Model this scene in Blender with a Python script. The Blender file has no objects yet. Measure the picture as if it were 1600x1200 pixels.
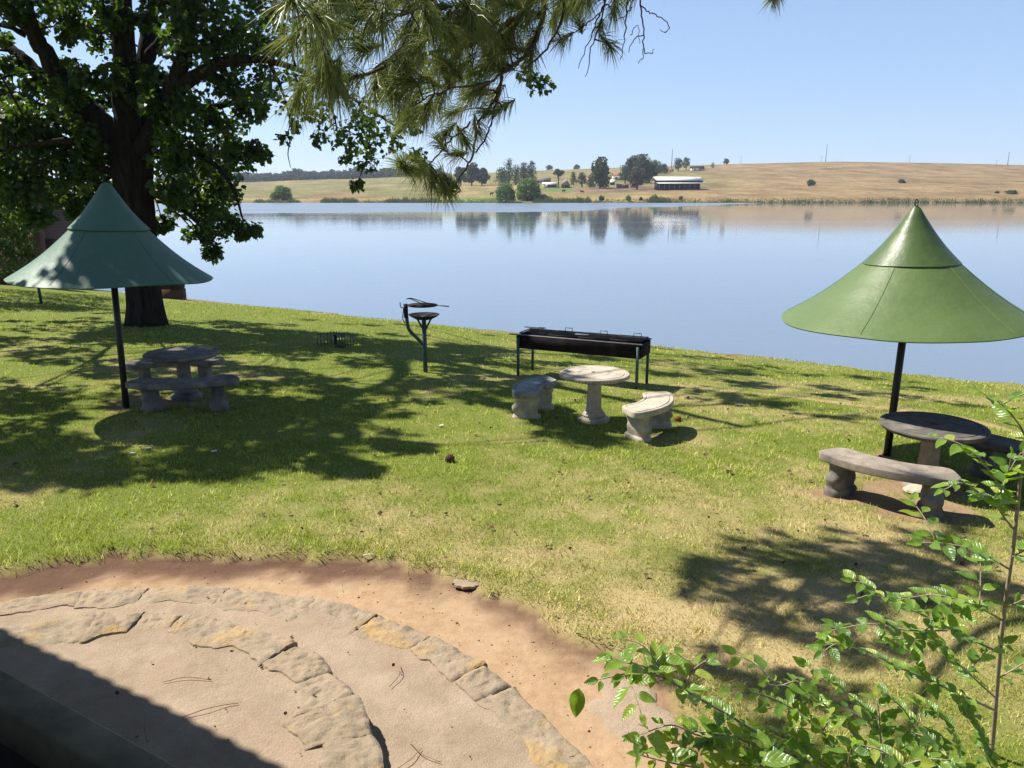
import bpy, math, random
import numpy as np
random.seed(7); rng = np.random.default_rng(11)
SC = bpy.context.scene
COL = SC.collection
PI = math.pi
# ------------------------------------------------------------------ camera geometry (photograph measured at 1600 x 1200)
f = 1210.0; H = 4.43
P = math.atan(300 / f); sp, cp = math.sin(P), math.cos(P)

def at(u, v, Y):
    fw = cp*f - sp*(v-600); d = sp*f + cp*(v-600)
    return np.array([(u-800)/fw*Y, Y, H - d/fw*Y])

def proj(p):
    p = np.atleast_2d(p)
    x, y, z = p[:, 0], p[:, 1], p[:, 2]-H
    fwd = cp*y - sp*z; up = sp*y + cp*z
    fwd = np.where(fwd < .05, .05, fwd)
    return 800 + f*x/fwd, 600 - f*up/fwd

def gz(x, y):
    s = 21.4 - (.51*x + .86*y)
    return np.where(s > 0, 1.7*(1-np.exp(-np.abs(s)/9.5)), np.maximum(.18*s, -1.8))

def G(u, v, off=0.):
    lo, hi = .5, 200
    for _ in range(60):
        m = (lo+hi)/2; p = at(u, v, m)
        if p[2] > gz(p[0], p[1]) + off: lo = m
        else: hi = m
    return at(u, v, lo)

# ------------------------------------------------------------------ numpy value noise
def _hash(ix, iy, seed):
    n = (ix*374761393 + iy*668265263 + seed*982451653) & 0x7fffffff
    n = ((n ^ (n >> 13))*1274126177) & 0x7fffffff
    return ((n ^ (n >> 16)) & 0xffff)/65535.0

def vnoise(x, y, seed=0):
    x = np.asarray(x, float); y = np.asarray(y, float)
    ix = np.floor(x).astype(np.int64); iy = np.floor(y).astype(np.int64)
    fx = x-ix; fy = y-iy; fx = fx*fx*(3-2*fx); fy = fy*fy*(3-2*fy)
    a = _hash(ix, iy, seed); b = _hash(ix+1, iy, seed); c = _hash(ix, iy+1, seed); d = _hash(ix+1, iy+1, seed)
    return (a*(1-fx)+b*fx)*(1-fy) + (c*(1-fx)+d*fx)*fy

def fbm(x, y, sc, oct=4, seed=0):
    r = 0; a = .5; t = 0
    for o in range(oct):
        r = r + a*vnoise(np.asarray(x)*sc, np.asarray(y)*sc, seed+o*17); t += a; a *= .5; sc = sc*2.03
    return r/t

def sstep(a, b, x):
    t = np.clip((x-a)/(b-a), 0, 1); return t*t*(3-2*t)

# ------------------------------------------------------------------ object helpers
def tag(o, label=None, cat=None, group=None, kind=None):
    if label: o['label'] = label
    if cat: o['category'] = cat
    if group: o['group'] = group
    if kind: o['kind'] = kind
    return o

def thing(name, label, cat, loc=(0, 0, 0), rz=0, group=None):
    o = bpy.data.objects.new(name, None); COL.objects.link(o)
    o.empty_display_size = .2
    o.location = tuple(float(c) for c in loc); o.rotation_euler = (0, 0, rz)
    return tag(o, label, cat, group)

def mesh_obj(name, V, polys, mat, parent=None, attrs=None, smooth=False, origin=None):
    """V (n,3); polys: list of int arrays (m,k).  origin: subtracted from V (world -> local of parent)."""
    V = np.asarray(V, np.float32)
    if origin is not None: V = V - np.asarray(origin, np.float32)
    me = bpy.data.meshes.new(name)
    me.vertices.add(len(V)); me.vertices.foreach_set('co', V.ravel())
    polys = [np.asarray(p, np.int32) for p in polys if len(p)]
    loops = np.concatenate([p.ravel() for p in polys])
    tot = np.concatenate([np.full(len(p), p.shape[1], np.int32) for p in polys])
    start = np.concatenate([[0], np.cumsum(tot)[:-1]]).astype(np.int32)
    me.loops.add(len(loops)); me.loops.foreach_set('vertex_index', loops)
    me.polygons.add(len(tot)); me.polygons.foreach_set('loop_start', start)
    me.update(calc_edges=True)
    if smooth: me.polygons.foreach_set('use_smooth', np.ones(len(tot), bool))
    for k, a in (attrs or {}).items():
        a = np.asarray(a, np.float32)
        if a.ndim == 1:
            at_ = me.attributes.new(k, 'FLOAT', 'POINT'); at_.data.foreach_set('value', a)
        else:
            at_ = me.attributes.new(k, 'FLOAT_VECTOR', 'POINT'); at_.data.foreach_set('vector', a.ravel())
    me.materials.append(mat)
    me.validate()
    o = bpy.data.objects.new(name, me); COL.objects.link(o)
    if parent is not None: o.parent = parent
    return o

def copy_tree(o, parent=None):
    c = o.copy(); COL.objects.link(c)
    if parent is not None: c.parent = parent
    for ch in list(o.children): copy_tree(ch, c)
    return c

class MB:
    def __init__(s): s.V = []; s.F = {}; s.n = 0
    def add(s, V, F):
        V = np.asarray(V, float)
        for face in F: s.F.setdefault(len(face), []).append([i+s.n for i in face])
        s.V.append(V); s.n += len(V); return s
    def box(s, c, size, rz=0, axes=None):
        d = np.array(size)/2
        Q = np.array([[x, y, z] for z in (-1, 1) for x, y in ((-1, -1), (1, -1), (1, 1), (-1, 1))])*d
        if axes is not None: Q = Q @ np.array(axes)
        elif rz:
            ca, sa = math.cos(rz), math.sin(rz)
            Q = np.stack([Q[:, 0]*ca-Q[:, 1]*sa, Q[:, 0]*sa+Q[:, 1]*ca, Q[:, 2]], 1)
        return s.add(Q+np.array(c), [(0, 3, 2, 1), (4, 5, 6, 7), (0, 1, 5, 4), (1, 2, 6, 5), (2, 3, 7, 6), (3, 0, 4, 7)])
    def bbox(s, c, size, rz=0, b=.008):
        """box with chamfered vertical and top/bottom edges"""
        x, y, z = np.array(size)/2
        def ring(ix, iz):
            a, bb = x-ix, y-ix
            return [(-a+b, -bb, iz), (a-b, -bb, iz), (a, -bb+b, iz), (a, bb-b, iz), (a-b, bb, iz), (-a+b, bb, iz), (-a, bb-b, iz), (-a, -bb+b, iz)]
        R = [ring(b, -z), ring(0, -z+b), ring(0, z-b), ring(b, z)]
        Q = np.array([p for r in R for p in r])
        ca, sa = math.cos(rz), math.sin(rz)
        Q = np.stack([Q[:, 0]*ca-Q[:, 1]*sa, Q[:, 0]*sa+Q[:, 1]*ca, Q[:, 2]], 1)
        F = [(i*8+k, i*8+(k+1) % 8, i*8+8+(k+1) % 8, i*8+8+k) for i in range(3) for k in range(8)]
        F += [tuple(range(7, -1, -1)), tuple(range(24, 32))]
        return s.add(Q+np.array(c), F)
    def loft(s, rings, cap=True):
        m = len(rings[0]); Q = np.concatenate([np.asarray(r, float) for r in rings])
        F = [(i*m+k, i*m+(k+1) % m, (i+1)*m+(k+1) % m, (i+1)*m+k) for i in range(len(rings)-1) for k in range(m)]
        if cap: F += [tuple(range(m-1, -1, -1)), tuple(range((len(rings)-1)*m, len(rings)*m))]
        return s.add(Q, F)
    def lathe(s, prof, n=48, c=(0, 0, 0), cap=True, noise=0, seed=0):
        a = np.linspace(0, 2*PI, n, endpoint=False)
        R = []
        for i, (r, z) in enumerate(prof):
            rr = r*(1+noise*(vnoise(np.cos(a)*3+7, np.sin(a)*3+i*.9, seed)-.5))
            R.append(np.stack([rr*np.cos(a)+c[0], rr*np.sin(a)+c[1], np.full(n, z+c[2])], 1))
        return s.loft(R, cap)
    def tube(s, pts, r, n=8, cap=True, rough=0, seed=0):
        pts = np.asarray(pts, float); m = len(pts)
        r = np.full(m, r) if np.isscalar(r) else np.asarray(r, float)
        T = np.gradient(pts, axis=0); T /= np.linalg.norm(T, axis=1)[:, None]+1e-9
        u = np.cross(T[0], [0, 0, 1.]);
        if np.linalg.norm(u) < .1: u = np.cross(T[0], [1., 0, 0])
        u /= np.linalg.norm(u)
        a = np.linspace(0, 2*PI, n, endpoint=False); R = []
        for i in range(m):
            u = u - T[i]*np.dot(u, T[i]); u /= np.linalg.norm(u); w = np.cross(T[i], u)
            rr = r[i]*(1+rough*(vnoise(np.cos(a)*4+9, np.sin(a)*4+i*.35, seed)-.5)*2) if rough else np.full(n, r[i])
            R.append(pts[i] + rr[:, None]*(np.cos(a)[:, None]*u + np.sin(a)[:, None]*w))
        return s.loft(R, cap)
    def build(s, name, mat, parent=None, smooth=False, origin=None, angle=None):
        V = np.concatenate(s.V)
        if len(s.F) == 0: return None
        o = mesh_obj(name, V, [np.array(v) for v in s.F.values() if len(set(map(len, v))) == 1], mat, parent, smooth=smooth, origin=origin)
        if smooth and angle:
            try: o.data.set_sharp_from_angle(angle=math.radians(angle))
            except Exception: pass
        return o

def smooth_path(pts, k=6):
    """Catmull-Rom through rows (any number of columns)"""
    pts = np.asarray(pts, float)
    if len(pts) < 3: 
        t = np.linspace(0, 1, k+1)[:, None]; return pts[0]*(1-t)+pts[-1]*t
    Q = np.vstack([2*pts[0]-pts[1], pts, 2*pts[-1]-pts[-2]]); out = []
    for i in range(1, len(Q)-2):
        for t in np.linspace(0, 1, k, endpoint=False):
            a, b, c, d = Q[i-1], Q[i], Q[i+1], Q[i+2]
            out.append(.5*((2*b)+(-a+c)*t+(2*a-5*b+4*c-d)*t*t+(-a+3*b-3*c+d)*t**3))
    out.append(Q[-2]); return np.array(out)

def rand_rot(n, tilt=None, rg=rng):
    """random rotation matrices: yaw uniform, tilt (std) from level"""
    yaw = rg.uniform(0, 2*PI, n)
    if tilt is None:
        q = rg.normal(size=(n, 4)); q /= np.linalg.norm(q, axis=1)[:, None]
        w, x, y, z = q.T
        return np.stack([np.stack([1-2*(y*y+z*z), 2*(x*y-z*w), 2*(x*z+y*w)], 1), np.stack([2*(x*y+z*w), 1-2*(x*x+z*z), 2*(y*z-x*w)], 1), np.stack([2*(x*z-y*w), 2*(y*z+x*w), 1-2*(x*x+y*y)], 1)], 1)
    px = rg.normal(-tilt*.8, tilt, n); py = rg.normal(0, tilt, n)
    c, s_ = np.cos, np.sin; o = np.zeros(n); e = np.ones(n)
    Rz = np.stack([np.stack([c(yaw), -s_(yaw), o], 1), np.stack([s_(yaw), c(yaw), o], 1), np.stack([o, o, e], 1)], 1)
    Rx = np.stack([np.stack([e, o, o], 1), np.stack([o, c(px), -s_(px)], 1), np.stack([o, s_(px), c(px)], 1)], 1)
    Ry = np.stack([np.stack([c(py), o, s_(py)], 1), np.stack([o, e, o], 1), np.stack([-s_(py), o, c(py)], 1)], 1)
    return Rz @ Rx @ Ry

def scatter(TV, TF, pos, R, sc):
    n = len(pos); k = len(TV)
    V = np.einsum('nij,kj->nki', R, np.asarray(TV, float))*np.asarray(sc).reshape(-1, 1, 1) + np.asarray(pos)[:, None, :]
    F = np.asarray(TF)[None] + (np.arange(n)*k)[:, None, None]
    return V.reshape(-1, 3), F.reshape(-1, F.shape[-1])

LEAF_V = [(0, 0, 0), (-.42, .22, .07), (-.5, .55, .04), (-.2, .72, .03), (0, 1.02, -.12), (.2, .72, .03), (.5, .55, .04), (.42, .22, .07), (0, .5, -.02)]
LEAF_F = [(0, 8, 1), (1, 8, 2), (2, 8, 3), (3, 8, 4), (4, 8, 5), (5, 8, 6), (6, 8, 7), (7, 8, 0)]

# ------------------------------------------------------------------ materials
class NT:
    def __init__(s, name):
        s.m = bpy.data.materials.new(name); s.m.use_nodes = True
        s.t = s.m.node_tree; s.t.nodes.clear()
        s.out = s.t.nodes.new('ShaderNodeOutputMaterial')
    def n(s, typ, **kw):
        nd = s.t.nodes.new(typ)
        ins = kw.pop('ins', {})
        for k, v in kw.items(): setattr(nd, k, v)
        for k, v in ins.items(): s.set(nd, k, v)
        return nd
    def set(s, nd, k, v):
        sock = nd.inputs[k]
        if isinstance(v, bpy.types.NodeSocket): s.t.links.new(v, sock)
        elif isinstance(v, tuple) and len(v) == 3 and sock.type == 'RGBA': sock.default_value = (*v, 1)
        else: sock.default_value = v
    def noise(s, scale, detail=5, rough=.55, vec=None, dist=0):
        nd = s.n('ShaderNodeTexNoise', ins={'Scale': scale, 'Detail': detail, 'Roughness': rough, 'Distortion': dist})
        if vec is not None: s.set(nd, 'Vector', vec)
        return nd.outputs['Fac']
    def ramp(s, fac, stops):
        nd = s.n('ShaderNodeValToRGB'); s.set(nd, 'Fac', fac)
        el = nd.color_ramp.elements
        while len(el) < len(stops): el.new(.5)
        for e, (p, c) in zip(el, stops):
            e.position = p; e.color = (*c, 1) if isinstance(c, tuple) else (c, c, c, 1)
        return nd.outputs['Color']
    def mix(s, fac, a, b, blend='MIX'):
        nd = s.n('ShaderNodeMix', data_type='RGBA', blend_type=blend)
        s.set(nd, 0, fac); s.set(nd, 6, a); s.set(nd, 7, b)
        return nd.outputs[2]
    def math(s, op, a, b=0., c=0., clamp=False):
        nd = s.n('ShaderNodeMath', operation=op, use_clamp=clamp)
        s.set(nd, 0, a); s.set(nd, 1, b)
        if op in ('MULTIPLY_ADD', 'SMOOTH_MIN'): s.set(nd, 2, c)
        return nd.outputs[0]
    def attr(s, name, vec=False):
        nd = s.n('ShaderNodeAttribute', attribute_name=name)
        return nd.outputs['Vector' if vec else 'Fac']
    def obj(s): return s.n('ShaderNodeTexCoord').outputs['Object']
    def pos(s): return s.n('ShaderNodeNewGeometry').outputs['Position']
    def island(s): return s.n('ShaderNodeNewGeometry').outputs['Random Per Island']
    def scale(s, vec, sc):
        nd = s.n('ShaderNodeMapping'); s.set(nd, 'Vector', vec); nd.inputs['Scale'].default_value = sc
        return nd.outputs[0]
    def bump(s, h, strength=.3, dist=.02, normal=None):
        nd = s.n('ShaderNodeBump', ins={'Height': h, 'Strength': strength, 'Distance': dist})
        if normal is not None: s.set(nd, 'Normal', normal)
        return nd.outputs[0]
    def bsdf(s, col, rough=.8, normal=None, metal=0, spec=.3, **kw):
        nd = s.n('ShaderNodeBsdfPrincipled')
        s.set(nd, 'Base Color', col); s.set(nd, 'Roughness', rough); s.set(nd, 'Metallic', metal); s.set(nd, 'Specular IOR Level', spec)
        if normal is not None: s.set(nd, 'Normal', normal)
        for k, v in kw.items(): s.set(nd, k, v)
        return nd.outputs[0]
    def done(s, sh): s.t.links.new(sh, s.out.inputs['Surface']); return s.m

def noisy(name, c1, c2, scale=6, rough=.85, bump=.3, bdist=.01, bscale=None, spec=.25, detail=6, metal=0, c3=None, s3=1.3, lo=.35, hi=.68):
    t = NT(name); o = t.obj()
    col = t.mix(t.ramp(t.noise(scale, detail, .62, o), [(lo, 0.), (hi, 1.)]), c1, c2)
    if c3: col = t.mix(t.ramp(t.noise(s3, 4, .6, o), [(.5, 0.), (.66, 1.)]), col, c3)
    nm = t.bump(t.noise(bscale or scale*5, 6, .65, o), bump, bdist) if bump else None
    return t.done(t.bsdf(col, rough, nm, metal, spec))

def leafmat(name, c1, c2, trans, c3=None, tw=.4, rough=.5, spec=.35):
    t = NT(name); r = t.island()
    stops = [(0., c1), (.75, c2)] + ([(1., c3)] if c3 else [])
    col = t.ramp(r, stops)
    b = t.bsdf(col, rough, None, 0, spec)
    tr = t.n('ShaderNodeBsdfTranslucent'); t.set(tr, 'Color', t.mix(r, trans, tuple(x*.7 for x in trans)))
    mx = t.n('ShaderNodeMixShader'); t.set(mx, 0, tw); t.set(mx, 1, b); t.set(mx, 2, tr.outputs[0])
    return t.done(mx.outputs[0])

M = {}
def mk_materials():
    # ground: soil with green thatch, straw patches, red dirt
    t = NT('lawn_soil'); p = t.pos()
    n1 = t.noise(9, 8, .65, p); n2 = t.noise(60, 5, .6, p); n3 = t.noise(2.2, 5, .6, p)
    green = t.mix(n2, (.06, .085, .012), (.17, .20, .034))
    straw = t.mix(n2, (.24, .17, .08), (.48, .37, .19))
    gcol = t.mix(t.attr('dry'), green, straw)
    red = t.mix(t.ramp(n1, [(.35, 0.), (.7, 1.)]), (.30, .19, .105), (.40, .275, .165))
    red = t.mix(t.ramp(n3, [(.45, 0.), (.75, 1.)]), red, (.37, .265, .17))
    wet = t.mix(n1, (.075, .042, .028), (.14, .078, .05))
    dcol = t.mix(t.attr('moist'), red, wet)
    dcol = t.mix(t.ramp(t.noise(140, 3, .7, p), [(.62, 0.), (.72, 1.)]), dcol, (.30, .19, .12))
    col = t.mix(t.attr('dirt'), gcol, dcol)
    h = t.math('ADD', t.noise(7, 6, .6, p), t.math('MULTIPLY', t.noise(85, 6, .7, p), .35))
    M['ground'] = t.done(t.bsdf(col, .95, t.bump(h, .55, .03), 0, .12))
    # grass blades
    t = NT('grass_blade'); r = t.island(); dry = t.attr('dry')
    g = t.ramp(r, [(0., (.120, .190, .016)), (.4, (.245, .325, .028)), (.8, (.43, .45, .075)), (1., (.66, .58, .24))])
    s = t.ramp(r, [(0., (.28, .25, .065)), (.5, (.54, .43, .17)), (1., (.74, .59, .33))])
    col = t.mix(dry, g, s)
    tone = t.attr('tone'); tn = t.n('ShaderNodeMix', data_type='RGBA', blend_type='MULTIPLY'); t.set(tn, 0, 1.); t.set(tn, 6, col); t.set(tn, 7, t.ramp(tone, [(0., .55), (1., 1.5)])); col = tn.outputs[2]
    gn = t.n('ShaderNodeNewGeometry').outputs['Normal']; vm = t.n('ShaderNodeMix', data_type='VECTOR'); t.set(vm, 0, .62); t.set(vm, 4, gn); vm.inputs[5].default_value = (0, 0, 1)
    vn = t.n('ShaderNodeVectorMath', operation='NORMALIZE'); t.set(vn, 0, vm.outputs[1])
    b = t.bsdf(col, .6, vn.outputs[0], 0, .2)
    tr = t.n('ShaderNodeBsdfTranslucent'); t.set(tr, 'Color', t.mix(dry, (.46, .56, .035), (.56, .46, .14)))
    mx = t.n('ShaderNodeMixShader'); t.set(mx, 0, .3); t.set(mx, 1, b); t.set(mx, 2, tr.outputs[0])
    M['grass'] = t.done(mx.outputs[0])
    # far hillside with land cover attribute
    t = NT('hillside_veld'); p = t.pos()
    n = t.noise(.045, 10, .72, t.scale(p, (1, .55, 1))); n2 = t.noise(.33, 5, .7, p)
    c = t.mix(t.ramp(n, [(.3, .62), (.72, 1.25)]), (0, 0, 0), t.attr('cover', True), 'MULTIPLY')
    nd = t.n('ShaderNodeMix', data_type='RGBA', blend_type='MULTIPLY'); t.set(nd, 0, 1.); t.set(nd, 6, t.attr('cover', True)); t.set(nd, 7, t.ramp(n, [(.34, .5), (.66, 1.3)]))
    c = t.mix(t.ramp(n2, [(.54, 0.), (.64, .85)]), nd.outputs[2], (.075, .07, .03))
    M['hill'] = t.done(t.bsdf(c, .95, t.bump(n2, .5, .4), 0, .1))
    # water
    t = NT('lake_water'); p = t.pos()
    sep = t.n('ShaderNodeSeparateXYZ'); t.set(sep, 0, p); y = sep.outputs[1]; x = sep.outputs[0]
    edge = t.math('ADD', y, t.math('MULTIPLY', t.math('SUBTRACT', t.noise(.02, 4, .6, t.scale(p, (.35, 1.2, 1))), .5), 70.))
    edge = t.math('SUBTRACT', edge, t.math('MULTIPLY', t.math('MAXIMUM', x, 0.), 1.5))
    ruf = t.n('ShaderNodeMapRange', interpolation_type='SMOOTHSTEP', ins={'Value': edge, 'From Min': 165., 'From Max': 185.}).outputs[0]
    near = t.n('ShaderNodeMapRange', ins={'Value': y, 'From Min': 15., 'From Max': 70., 'To Min': 1., 'To Max': 0.}).outputs[0]
    w1 = t.noise(1.3, 3, .5, t.scale(p, (.35, 1., 1))); w2 = t.noise(5.5, 3, .55, t.scale(p, (.5, 1.2, 1)))
    w3 = t.noise(.12, 3, .5, p)
    hgt = t.math('ADD', t.math('MULTIPLY', w1, .5), t.math('MULTIPLY', w2, .22))
    amp = t.math('MULTIPLY_ADD', w3, .5, .15)
    nm = t.bump(t.math('MULTIPLY', hgt, amp), .55, .022)
    streak = t.ramp(t.noise(.05, 5, .6, t.scale(p, (.18, 1.3, 1))), [(.42, 0.), (.7, 1.)])
    rough = t.math('ADD', t.math('MULTIPLY_ADD', ruf, .30, .022), t.math('MULTIPLY', streak, .05))
    base = t.mix(t.noise(.05, 3, .5, p), (.125, .155, .195), (.145, .18, .215))
    sh = t.bsdf(base, rough, nm, 0, .5, IOR=1.6)
    M['water'] = t.done(sh)
    # concrete etc.
    t = NT('worn_concrete'); p = t.pos()
    c = t.mix(t.ramp(t.noise(3.2, 8, .65, p), [(.35, 0.), (.68, 1.)]), (.29, .218, .150), (.405, .312, .222))
    c = t.mix(t.ramp(t.noise(1.1, 6, .6, p), [(.48, 0.), (.66, .7)]), c, (.36, .26, .178))
    c = t.mix(t.ramp(t.noise(130, 4, .75, p), [(.36, .5), (.48, 0.)]), c, (.20, .155, .12))
    c = t.mix(t.ramp(t.noise(95, 4, .75, p), [(.58, 0.), (.70, .4)]), c, (.46, .385, .305))
    c = t.mix(t.ramp(t.noise(16, 7, .75, p), [(.60, 0.), (.72, .3)]), c, (.26, .205, .155))
    h = t.math('ADD', t.noise(75, 7, .75, p), t.math('MULTIPLY', t.noise(9, 5, .6, p), 1.4))
    M['concrete'] = t.done(t.bsdf(c, .93, t.bump(h, .7, .018), 0, .12))
    t = NT('edging_sandstone'); o = t.obj(); r = t.n('ShaderNodeObjectInfo').outputs['Random']
    c = t.mix(t.ramp(t.noise(7, 8, .66, o), [(.34, 0.), (.7, 1.)]), (.185, .142, .095), (.36, .283, .195))
    c = t.mix(t.ramp(t.noise(3.1, 5, .6, o), [(.50, 0.), (.62, .8)]), c, (.42, .26, .085))
    c = t.mix(t.ramp(t.noise(14, 6, .7, o), [(.30, .7), (.42, 0.)]), c, (.14, .115, .085))
    c = t.mix(t.ramp(t.noise(110, 4, .75, o), [(.40, .6), (.52, 0.)]), c, (.19, .15, .11))
    c = t.mix(t.math('MULTIPLY', r, .25), c, (.44, .365, .27))
    c = t.mix(t.ramp(t.noise(2.2, 6, .65, t.pos()), [(.42, 0.), (.60, .9)]), c, (.31, .24, .168))
    M['stone'] = t.done(t.bsdf(c, .92, t.bump(t.math('ADD', t.noise(20, 8, .72, o), t.math('MULTIPLY', t.noise(70, 6, .7, o), .25)), .6, .03), 0, .12))
    M['sandcast'] = noisy('pale_cast_stone', (.37, .315, .235), (.52, .45, .35), 9, .88, .35, .006, 90, .15, 7, c3=(.27, .24, .19), s3=3)
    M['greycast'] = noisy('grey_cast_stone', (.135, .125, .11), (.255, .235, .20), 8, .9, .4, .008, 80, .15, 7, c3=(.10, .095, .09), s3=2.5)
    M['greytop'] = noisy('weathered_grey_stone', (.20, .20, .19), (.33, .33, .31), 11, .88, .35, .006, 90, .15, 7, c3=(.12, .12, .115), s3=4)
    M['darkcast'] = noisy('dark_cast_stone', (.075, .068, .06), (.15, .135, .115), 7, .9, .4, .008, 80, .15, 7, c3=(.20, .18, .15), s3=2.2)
    M['brownseat'] = noisy('brown_weathered_stone', (.20, .165, .13), (.34, .29, .235), 9, .9, .45, .008, 90, .15, 7, c3=(.13, .115, .10), s3=2.2)
    def paint(name, a, b, ro):
        t = NT(name); o = t.obj()
        c = t.mix(t.ramp(t.noise(2.2, 5, .6, o), [(.35, 0.), (.7, 1.)]), a, b)
        c = t.mix(t.ramp(t.noise(70, 3, .6, o), [(.72, 0.), (.77, .6)]), c, (.42, .47, .36))
        c = t.mix(t.ramp(t.noise(9, 6, .7, t.scale(o, (1, 1, .35))), [(.58, 0.), (.74, .35)]), c, tuple(x*.6 for x in a))
        c = t.mix(t.ramp(t.noise(5, 5, .7, t.scale(o, (3., 3., .25))), [(.5, 0.), (.85, .16)]), c, (.20, .25, .16))
        c = t.mix(t.ramp(t.noise(16, 7, .75, o), [(.66, 0.), (.72, .8)]), c, (.09, .06, .035))
        h = t.math('ADD', t.noise(2.6, 4, .55, o), t.math('MULTIPLY', t.noise(30, 4, .55, o), .10))
        return t.done(t.bsdf(c, ro, t.bump(h, .32, .05), 0, .35))
    M['green_r'] = paint('olive_green_paint', (.085, .130, .036), (.098, .146, .043), .5)
    M['green_rc'] = paint('dark_green_paint', (.062, .098, .028), (.076, .116, .036), .42)
    M['green_l'] = paint('teal_green_paint', (.066, .132, .086), (.078, .150, .10), .55)
    M['under'] = noisy('dark_green_underside', (.03, .05, .025), (.045, .07, .035), 6, .8, .1)
    M['black'] = noisy('black_painted_steel', (.008, .008, .009), (.016, .016, .017), 9, .5, .15, .003, 60, .4)
    M['soot'] = noisy('sooty_steel', (.008, .008, .008), (.028, .02, .016), 7, .75, .4, .004, 40, .25)
    M['rust'] = noisy('rusty_sooty_steel', (.010, .008, .009), (.022, .014, .014), 5, .88, .4, .004, 40, .1, c3=(.034, .019, .016), s3=2.5)
    M['steelgreen'] = noisy('faded_green_steel', (.030, .060, .055), (.055, .095, .085), 8, .55, .15, .003, 60, .35)
    M['rimsteel'] = noisy('grey_steel_rim', (.05, .05, .052), (.11, .11, .112), 9, .5, .2, .003, 50, .4)
    M['pebble'] = noisy('brown_grit', (.16, .095, .06), (.42, .31, .21), 3, .9, 0)
    # bark
    t = NT('furrowed_bark'); o = t.obj(); st = t.scale(o, (1, 1, .16))
    n = t.noise(9, 7, .68, st); n2 = t.noise(24, 5, .7, st)
    c = t.mix(t.ramp(n, [(.35, 0.), (.65, 1.)]), (.013, .0105, .009), (.050, .040, .032))
    M['bark'] = t.done(t.bsdf(c, .95, t.bump(t.math('ADD', n, t.math('MULTIPLY', n2, .4)), 1., .09), 0, .1))
    M['twig'] = noisy('pine_twig_bark', (.045, .032, .024), (.10, .075, .055), 30, .9, .4, .004, 90, .1)
    M['stem'] = noisy('pale_brown_stem', (.24, .19, .13), (.42, .34, .24), 20, .8, .4, .003, 120, .2)
    M['leaf_big'] = leafmat('broad_leaf', (.014, .034, .008), (.034, .068, .013), (.15, .28, .018), (.08, .125, .02), .32, .45)
    M['leaf_willow'] = leafmat('willow_leaf', (.02, .042, .010), (.045, .08, .016), (.17, .29, .02), (.10, .14, .03), .34, .45)
    M['needle'] = leafmat('pine_needle', (.085, .12, .025), (.18, .22, .055), (.28, .33, .07), (.30, .29, .13), .32, .42, .35)
    # shrub leaf with veins
    t = NT('shrub_leaf'); r = t.island(); lv = t.attr('luv', True)
    sep = t.n('ShaderNodeSeparateXYZ'); t.set(sep, 0, lv); sx, sy = sep.outputs[0], sep.outputs[1]
    ax = t.math('ABSOLUTE', sx)
    ph = t.math('SUBTRACT', sy, t.math('MULTIPLY', ax, .35))
    wv = t.math('POWER', t.math('ABSOLUTE', t.math('SINE', t.math('MULTIPLY', ph, 19.))), .35)
    mid = t.math('SUBTRACT', 1., t.math('MULTIPLY', ax, 16.), clamp=True)
    vein = t.math('MAXIMUM', t.math('SUBTRACT', 1., wv), mid)
    c = t.ramp(r, [(0., (.055, .12, .020)), (.45, (.11, .205, .028)), (.85, (.20, .30, .038)), (1., (.34, .34, .06))])
    c = t.mix(t.math('MULTIPLY', vein, .55), c, (.16, .24, .07))
    b = t.bsdf(c, .34, t.bump(wv, .45, .004), 0, .5)
    tr = t.n('ShaderNodeBsdfTranslucent'); t.set(tr, 'Color', t.mix(vein, (.42, .66, .04), (.22, .40, .03)))
    mx = t.n('ShaderNodeMixShader'); t.set(mx, 0, .42); t.set(mx, 1, b); t.set(mx, 2, tr.outputs[0])
    M['leaf_shrub'] = t.done(mx.outputs[0])
    # brick
    t = NT('old_red_brick'); o = t.obj()
    bk = t.n('ShaderNodeTexBrick', ins={'Vector': t.n('ShaderNodeTexCoord').outputs['Object'], 'Color1': (.10, .038, .026), 'Color2': (.15, .06, .042), 'Mortar': (.12, .10, .085), 'Scale': 3.6, 'Mortar Size': .02})
    mp = t.n('ShaderNodeMapping'); t.set(mp, 'Vector', o); mp.inputs['Rotation'].default_value = (PI/2, 0, 0); t.set(bk, 'Vector', mp.outputs[0])
    M['brick'] = t.done(t.bsdf(t.mix(t.noise(5, 5, .6, o), bk.outputs[0], (.09, .05, .04)), .9, None, 0, .15))
    M['whitewood'] = noisy('white_painted_timber', (.55, .55, .53), (.72, .72, .70), 6, .7, .1)
    M['railwood'] = noisy('weathered_green_timber', (.13, .12, .082), (.22, .205, .145), 9, .7, .4, .004, 60, .3)
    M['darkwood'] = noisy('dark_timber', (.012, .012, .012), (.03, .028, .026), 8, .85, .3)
    M['roofsheet'] = noisy('grey_roof_sheet', (.22, .22, .22), (.32, .32, .32), 4, .6, .1)
    # far things
    M['zinc'] = noisy('bright_zinc_roof', (.62, .62, .60), (.80, .80, .78), .6, .5, 0)
    M['palewall'] = noisy('pale_plaster', (.48, .42, .34), (.60, .54, .45), .6, .9, 0)
    M['pinkroof'] = noisy('faded_red_roof', (.30, .21, .18), (.38, .28, .24), .8, .9, 0)
    M['redroof'] = noisy('red_tiled_roof', (.22, .10, .07), (.30, .15, .10), .8, .9, 0)
    M['thatch'] = noisy('grey_thatch', (.15, .12, .095), (.22, .18, .14), 1.5, .95, 0)
    M['near_black'] = noisy('near_black_shade', (.012, .013, .016), (.025, .026, .03), .5, .9, 0)  # interior shade put into the colour of barn walls and openings; also dark roofs
    M['cowhide'] = noisy('dark_hide', (.016, .013, .011), (.03, .024, .02), 3, .8, 0)
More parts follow.
